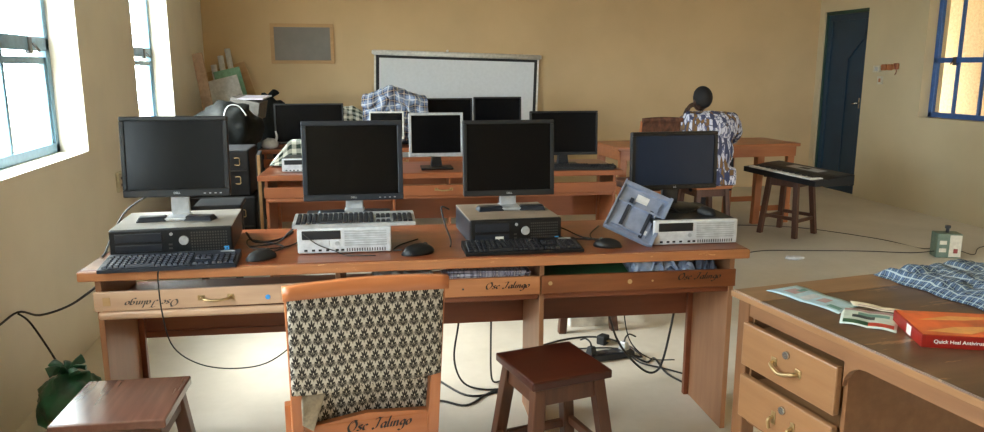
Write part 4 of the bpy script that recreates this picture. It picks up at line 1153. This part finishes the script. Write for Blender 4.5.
MB().box(-.03, .03, -.025, .025, 0, .05, .008).build('adapter_body', M['blackm'], o); MB().box(-.008, -.002, -.04, -.02, .02, .026).box(.004, .010, -.04, -.02, .02, .026).build('prong', M['brass'], o)
o = thing('storage_box', 'low white box on the floor between the feet of the hidden stool', 'box', (1.36, 3.93, 0), R(-2))
MB().box(-.11, .11, -.05, .1, 0, .045, .004).build('box_body', M['white'], o); MB().box(-.114, .114, -.054, .104, .04, .056, .004).build('lid', M['white'], o)

# green bag by the left wall
def lump(c):
    return 1 + .2 * noise.noise(c * 2.1) + .12 * noise.noise(c * 5) + .06 * abs(noise.noise(c * 11))
bg = thing('plastic_bag', 'dark green tied plastic bag on the floor between wall and front desk', 'bag', (-1.09, 3.10, 0))
mb = MB().ico((0, 0, .125), (.115, .12, .125), 4, lump)
for v in mb.bm.verts: v.co.z = max(v.co.z, .002)
mb.build('bag_body', M['gbag'], bg)
mb = MB()
for k in range(7):
    a = k * .9; mb.tube([(0, 0, .22), (.03 * math.cos(a), .03 * math.sin(a), .27), (.07 * math.cos(a), .07 * math.sin(a), .265 + .02 * (k % 2))], lambda t: .008 + .014 * t, 8, flat=.4)
mb.build('knot', M['gbag'], bg)

# ---------------------------------------------------------------- corner pile, left back
def speaker_case(label, loc, rz, w, d, h):
    o = thing('equipment_case', label, 'equipment case', loc, rz, 'black equipment cases')
    MB().box(-w / 2, w / 2, -d / 2, d / 2, 0, h, .012, seg=3).build('case_body', M['blackm'], o)
    for z in (h * .35, h * .75):
        MB().tube([(w * .28, -d / 2 - .002, z - .025), (w * .28 + .035, -d / 2 - .012, z - .025), (w * .28 + .038, -d / 2 - .014, z), (w * .28 + .035, -d / 2 - .012, z + .025), (w * .28, -d / 2 - .002, z + .025)], .003).build('latch_handle', M['brass'], o)
    MB().box(-w / 2 + .02, w / 2 - .02, -d / 2 - .004, -d / 2 + .001, h * .54, h * .56).build('edge_band', M['cableg'], o)
    return o
speaker_case('lower black equipment case standing beside the second desk', (-.86, 6.0, 0), R(-3), .50, .42, .50)
speaker_case('upper black equipment case with two bright latches', (-.875, 6.0, .50), R(-3), .47, .40, .35)
bk = thing('bin_bag', 'stuffed black bag slumped on top of the equipment cases', 'bag', (-.92, 6.62, .80), 0)
mb = MB().ico((.02, .0, .12), (.27, .25, .24), 4, lump)
for v in mb.bm.verts: v.co.z = max(v.co.z, .0)
mb.build('bag_body', M['bag'], bk)
MB().tube([(.04, -.26, .05), (.02, -.27, .18), (.06, -.24, .33), (.14, -.2, .34), (.2, -.19, .26)], .005).build('bag_strap', M['paper'], bk)
tt = thing('side_table', 'low black table under the stuffed bags in the back left corner', 'table', (-.98, 6.62, 0))
MB().box(-.28, .28, -.28, .28, .76, .80, .004).build('tabletop', M['blackm'], tt)
for sx in (-1, 1):
    for sy in (-1, 1): MB().box(sx * .25 - .02, sx * .25 + .02, sy * .25 - .02, sy * .25 + .02, 0, .76, .003).build('leg', M['blackm'], tt)
b2 = thing('bin_bag', 'second black bag bulging toward the wide monitor', 'bag', (-.64, 7.55, 0), 0)
mb = MB().ico((0, 0, .56), (.23, .20, .60), 4, lump)
for v in mb.bm.verts: v.co.z = max(v.co.z, .0)
mb.build('bag_body', M['bag'], b2)
MB().tube([(0, 0, 1.12), (.03, -.02, 1.18), (.08, -.05, 1.22)], lambda t: .03 + .02 * t, 8, flat=.5).build('knot', M['bag'], b2)
def leaning(name, label, cat, base, w, h, th, lean, rz, mat, group=None, tilt=0):
    o = MB().box(-w / 2, w / 2, 0, th, 0, h, .002).build(name, mat, None, base, (R(-lean), R(tilt), rz))
    return tag(o, label, cat, group)
leaning('cardboard_sheet', 'tall brown cardboard sheet leaning in the back left corner', 'cardboard', (-1.02, 7.35, 0), .10, 1.60, .02, 3, R(-20), M['card'], tilt=-10)
leaning('chart_sheet', 'large white card sheet leaning in the corner behind the black bags', 'card', (-.80, 7.82, .0), .36, 1.38, .012, 5, 0, M['paper'], tilt=-14)
leaning('chart_sheet', 'mint green card sheet standing behind the white sheet in the corner', 'card', (-.74, 7.92, 0), .26, 1.47, .01, 5, 0, M['mint'], tilt=-13)
leaning('chart_sheet', 'tan card sheet rising behind the rolled papers in the corner', 'card', (-.72, 8.22, 0), .50, 1.50, .01, 2, 0, M['pine'], tilt=-17)
for k, (x, y, zt, dx, lab) in enumerate(((-1.02, 8.05, 1.47, -.18, 'leftmost rolled white paper standing in the corner'), (-.93, 8.05, 1.56, -.20, 'middle rolled white paper standing in the corner'), (-.84, 8.05, 1.63, -.22, 'tallest rolled white paper standing in the corner'))):
    o = thing('paper_roll', lab, 'paper roll', (x, y, 0), 0, 'rolled papers in the corner')
    mb = MB()
    mb.cyl((0, -.02, .0), (dx, .10, zt), .024, .028, 20)
    mb.build('roll', M['paper'], o)
    tv = Vector((dx, .12, zt)).normalized(); e = Vector((dx, .10, zt))
    MB().cyl(e - tv * .002, e + tv * .002, .017, .017, 14).build('roll_opening', M['cableg'], o)
o = thing('cardboard_box', 'grey open box sitting on the black bags in the corner', 'box', (-.78, 7.05, 1.02), rot=(R(6), R(12), R(-15)))
MB().box(-.13, .13, -.1, .1, 0, .16, .003).build('box_body', plain('grey_carton', (112, 106, 98), .8), o)
MB(Matrix.Translation((0, 0, .162)) @ Matrix.Rotation(R(-12), 4, 'Y')).box(-.13, .16, -.1, .12, 0, .012, .002).build('flap', plain('lilac_white_card', (190, 184, 190), .7), o)
o = thing('white_bag', 'small white plastic bag edge beside the wide monitor', 'bag', (-.57, 6.70, .76))
mb = MB().ico((0, 0, .04), (.07, .05, .05), 3, lump)
for v in mb.bm.verts: v.co.z = max(v.co.z, .001)
mb.build('bag_body', M['paper'], o)
MB().tube([(.04, 0, .05), (.06, -.01, .1), (.05, 0, .15)], lambda t: .014 - .008 * t, 8).build('bag_tip', M['paper'], o)
# dark door-less stand board left of the second desk
o = thing('wooden_board', 'thin wooden board standing between the cases and the second desk', 'board', (-.57, 5.72, 0), R(2))
MB().box(-.012, .012, -.16, .16, 0, .83, .003).build('board', M['blackm'], o)
MB().box(-.005, .016, -.166, -.158, 0, .832, .002).build('edge_strip', M['pine'], o)
o = make_stool('dark narrow stool left of the second desk beside the equipment cases', (-.80, 5.30, 0), R(0), .3, .55, .0, seat=M['blackm'], leg=M['blackm'])

# ---------------------------------------------------------------- cloths on the rear desks
def drape(name, label, cat, pts, mat, uvs_, seed=0, thick=.004, amp=.02, nu=40, nv=40):
    """pts(u,v) -> Vector base surface; adds soft folds"""
    def fn(u, v):
        p = pts(u, v); k = noise.noise(Vector((u * 5, v * 5, seed))) * amp + noise.noise(Vector((u * 13, v * 9, seed))) * amp * .45
        return p + Vector((k * .5, -abs(k), k * .6))
    o = MB().grid(fn, nu, nv, uv=lambda u, v: (u * uvs_[0], v * uvs_[1])).build(name, mat)
    solid(o, thick); return tag(o, label, cat)
# a hidden tower holds the check shirt up
tw = thing('tower_computer', 'upright computer tower hidden under the blue check shirt', 'computer', (.53, 6.95, .76), R(-4))
MB().box(-.15, .15, -.1, .2, 0, .40, .008).build('case', M['blackm'], tw)
MB().box(-.14, .14, -.108, -.1, .01, .39, .004).build('front_bezel', M['dell'], tw)
def shirt_pts(u, v):
    a = v
    x = .53 + (u - .5) * (.50 + .08 * math.sin(v * 3)) - .03 * v
    if v < .75: z = .79 + (v / .75) * .42; y = 6.80 - .03 * math.sin(v * 4)
    else: z = 1.21 + .02 * math.sin((v - .75) / .25 * PI); y = 6.80 + (v - .75) / .25 * .25
    z += (.05 * math.exp(-((u - .45) / .18) ** 2) - .05 * (u - .5) ** 2 * 4 * .6) * min(1, v * 1.4)
    return Vector((x, y, z))
drape('check_shirt', 'blue and white check shirt draped at the left of the projection screen', 'shirt', shirt_pts, M['plaid'], (.55, .6), 3, .006, .05, 60, 60)
def ging_pts(u, v):
    x = -.12 + u * .46; 
    if v < .7: z = .80 + v / .7 * .27 - .11 * max(0, u - .55) * 2; y = 6.90
    else: z = 1.07 + .06 - .06 + .03 * math.sin((v - .7) * 8) - .11 * max(0, u - .55) * 2; y = 6.90 + (v - .7) * .4
    return Vector((x, y, z))
tw2 = thing('printer', 'box-shaped printer hidden under the gingham cloth on the rear desk', 'printer', (.12, 7.03, .76), R(-4))
MB().box(-.16, .12, -.08, .15, 0, .24, .02).build('printer_body', M['white'], tw2); MB().box(-.1, .08, -.1, -.07, .03, .05, .004).build('paper_tray', M['cableg'], tw2)
drape('gingham_cloth', 'green and white gingham cloth behind the wide monitor on the rear desk', 'cloth', ging_pts, M['gingham'], (.46, .45), 8, .005, .02)
def ging2(u, v):
    x = -.47 + u * .42; top = min(.165, u * .42 * 1.15)
    if v < .15: y, z = 5.40 + v * .2, .768
    elif v < .5: y, z = 5.43 + (v - .15) * .08, .768 + top * (v - .15) / .35
    else: y, z = 5.458 + (v - .5) * .24, .768 + top
    return Vector((x, y, z))
def ging2p(u, v):
    p = ging2(u, v); k = abs(noise.noise(Vector((u * 5, v * 5, 3)))) * .012; return p + Vector((0, -k, k))
o = MB().grid(ging2p, 30, 30, uv=lambda u, v: (u * .36, v * .40)).build('gingham_cloth', M['gingham']); solid(o, .004, 1)
tag(o, 'green and white gingham cloth draped behind the small white-fronted case', 'cloth')
tw3 = thing('cardboard_box', 'small carton hidden under the gingham cloth on the second desk', 'box', (-.19, 5.52, .76), R(-4))
MB().box(-.12, .12, -.04, .05, 0, .15, .003).build('box_body', M['card'], tw3); MB().box(-.12, .0, -.04, .05, .15, .153, .001).build('flap', M['card'], tw3)

# ---------------------------------------------------------------- light
w = bpy.data.worlds.new('sky'); SC.world = w; w.use_nodes = True
bgn = w.node_tree.nodes['Background']; bgn.inputs[0].default_value = (.86, .94, 1.0, 1); bgn.inputs[1].default_value = 16.0
def portal(x, ya, yb, z0, z1, d):
    l = bpy.data.lights.new('window_daylight', 'AREA'); l.shape = 'RECTANGLE'; l.size = z1 - z0; l.size_y = yb - ya
    l.cycles.is_portal = True
    o = bpy.data.objects.new('window_daylight', l); COL.objects.link(o)
    o.location = (x, (ya + yb) / 2, (z0 + z1) / 2); o.rotation_euler = (0, R(-90) if d > 0 else R(90), 0)
for a, b in Lw: portal(XL - TH - .02, a, b, WZ0, WZ1, 1)
for a, b in Rw: portal(XR + TH + .02, a, b, .955, 2.25, -1)
l = bpy.data.lights.new('added_doorway_daylight', 'AREA'); l.shape = 'RECTANGLE'; l.size = 1.0; l.size_y = 2.25; l.cycles.is_portal = True
o = bpy.data.objects.new('added_doorway_daylight', l); COL.objects.link(o); o.location = (4.7, YF - TH - .02, 1.125); o.rotation_euler = (R(90), 0, 0)  # portal for the sky light through the added doorway
sun = bpy.data.lights.new('sun', 'SUN'); sun.energy = 14.0; sun.angle = R(38); sun.color = (1, .97, .92)
so = bpy.data.objects.new('sun', sun); COL.objects.link(so)
so.rotation_euler = Vector((1.0, -.1, -1.0)).to_track_quat('-Z', 'Y').to_euler()

# ---------------------------------------------------------------- camera
cam = bpy.data.cameras.new('camera'); cam.sensor_width = 36; cam.lens = 752 / 984 * 36; cam.clip_start = .05
co = bpy.data.objects.new('camera', cam); COL.objects.link(co)
co.location = (0, 0, 1.44); co.rotation_euler = (R(90 - 11.134), 0, R(-11.577))
SC.camera = co
SC.view_settings.view_transform = 'Standard'; SC.view_settings.look = 'None'
SC.view_settings.gamma = 1; SC.view_settings.exposure = 0.9; SC.view_settings.use_curve_mapping = False
SC.cycles.max_bounces = 10; SC.cycles.diffuse_bounces = 6; SC.cycles.transparent_max_bounces = 12
SC.cycles.use_denoising = True; SC.cycles.sample_clamp_indirect = 8
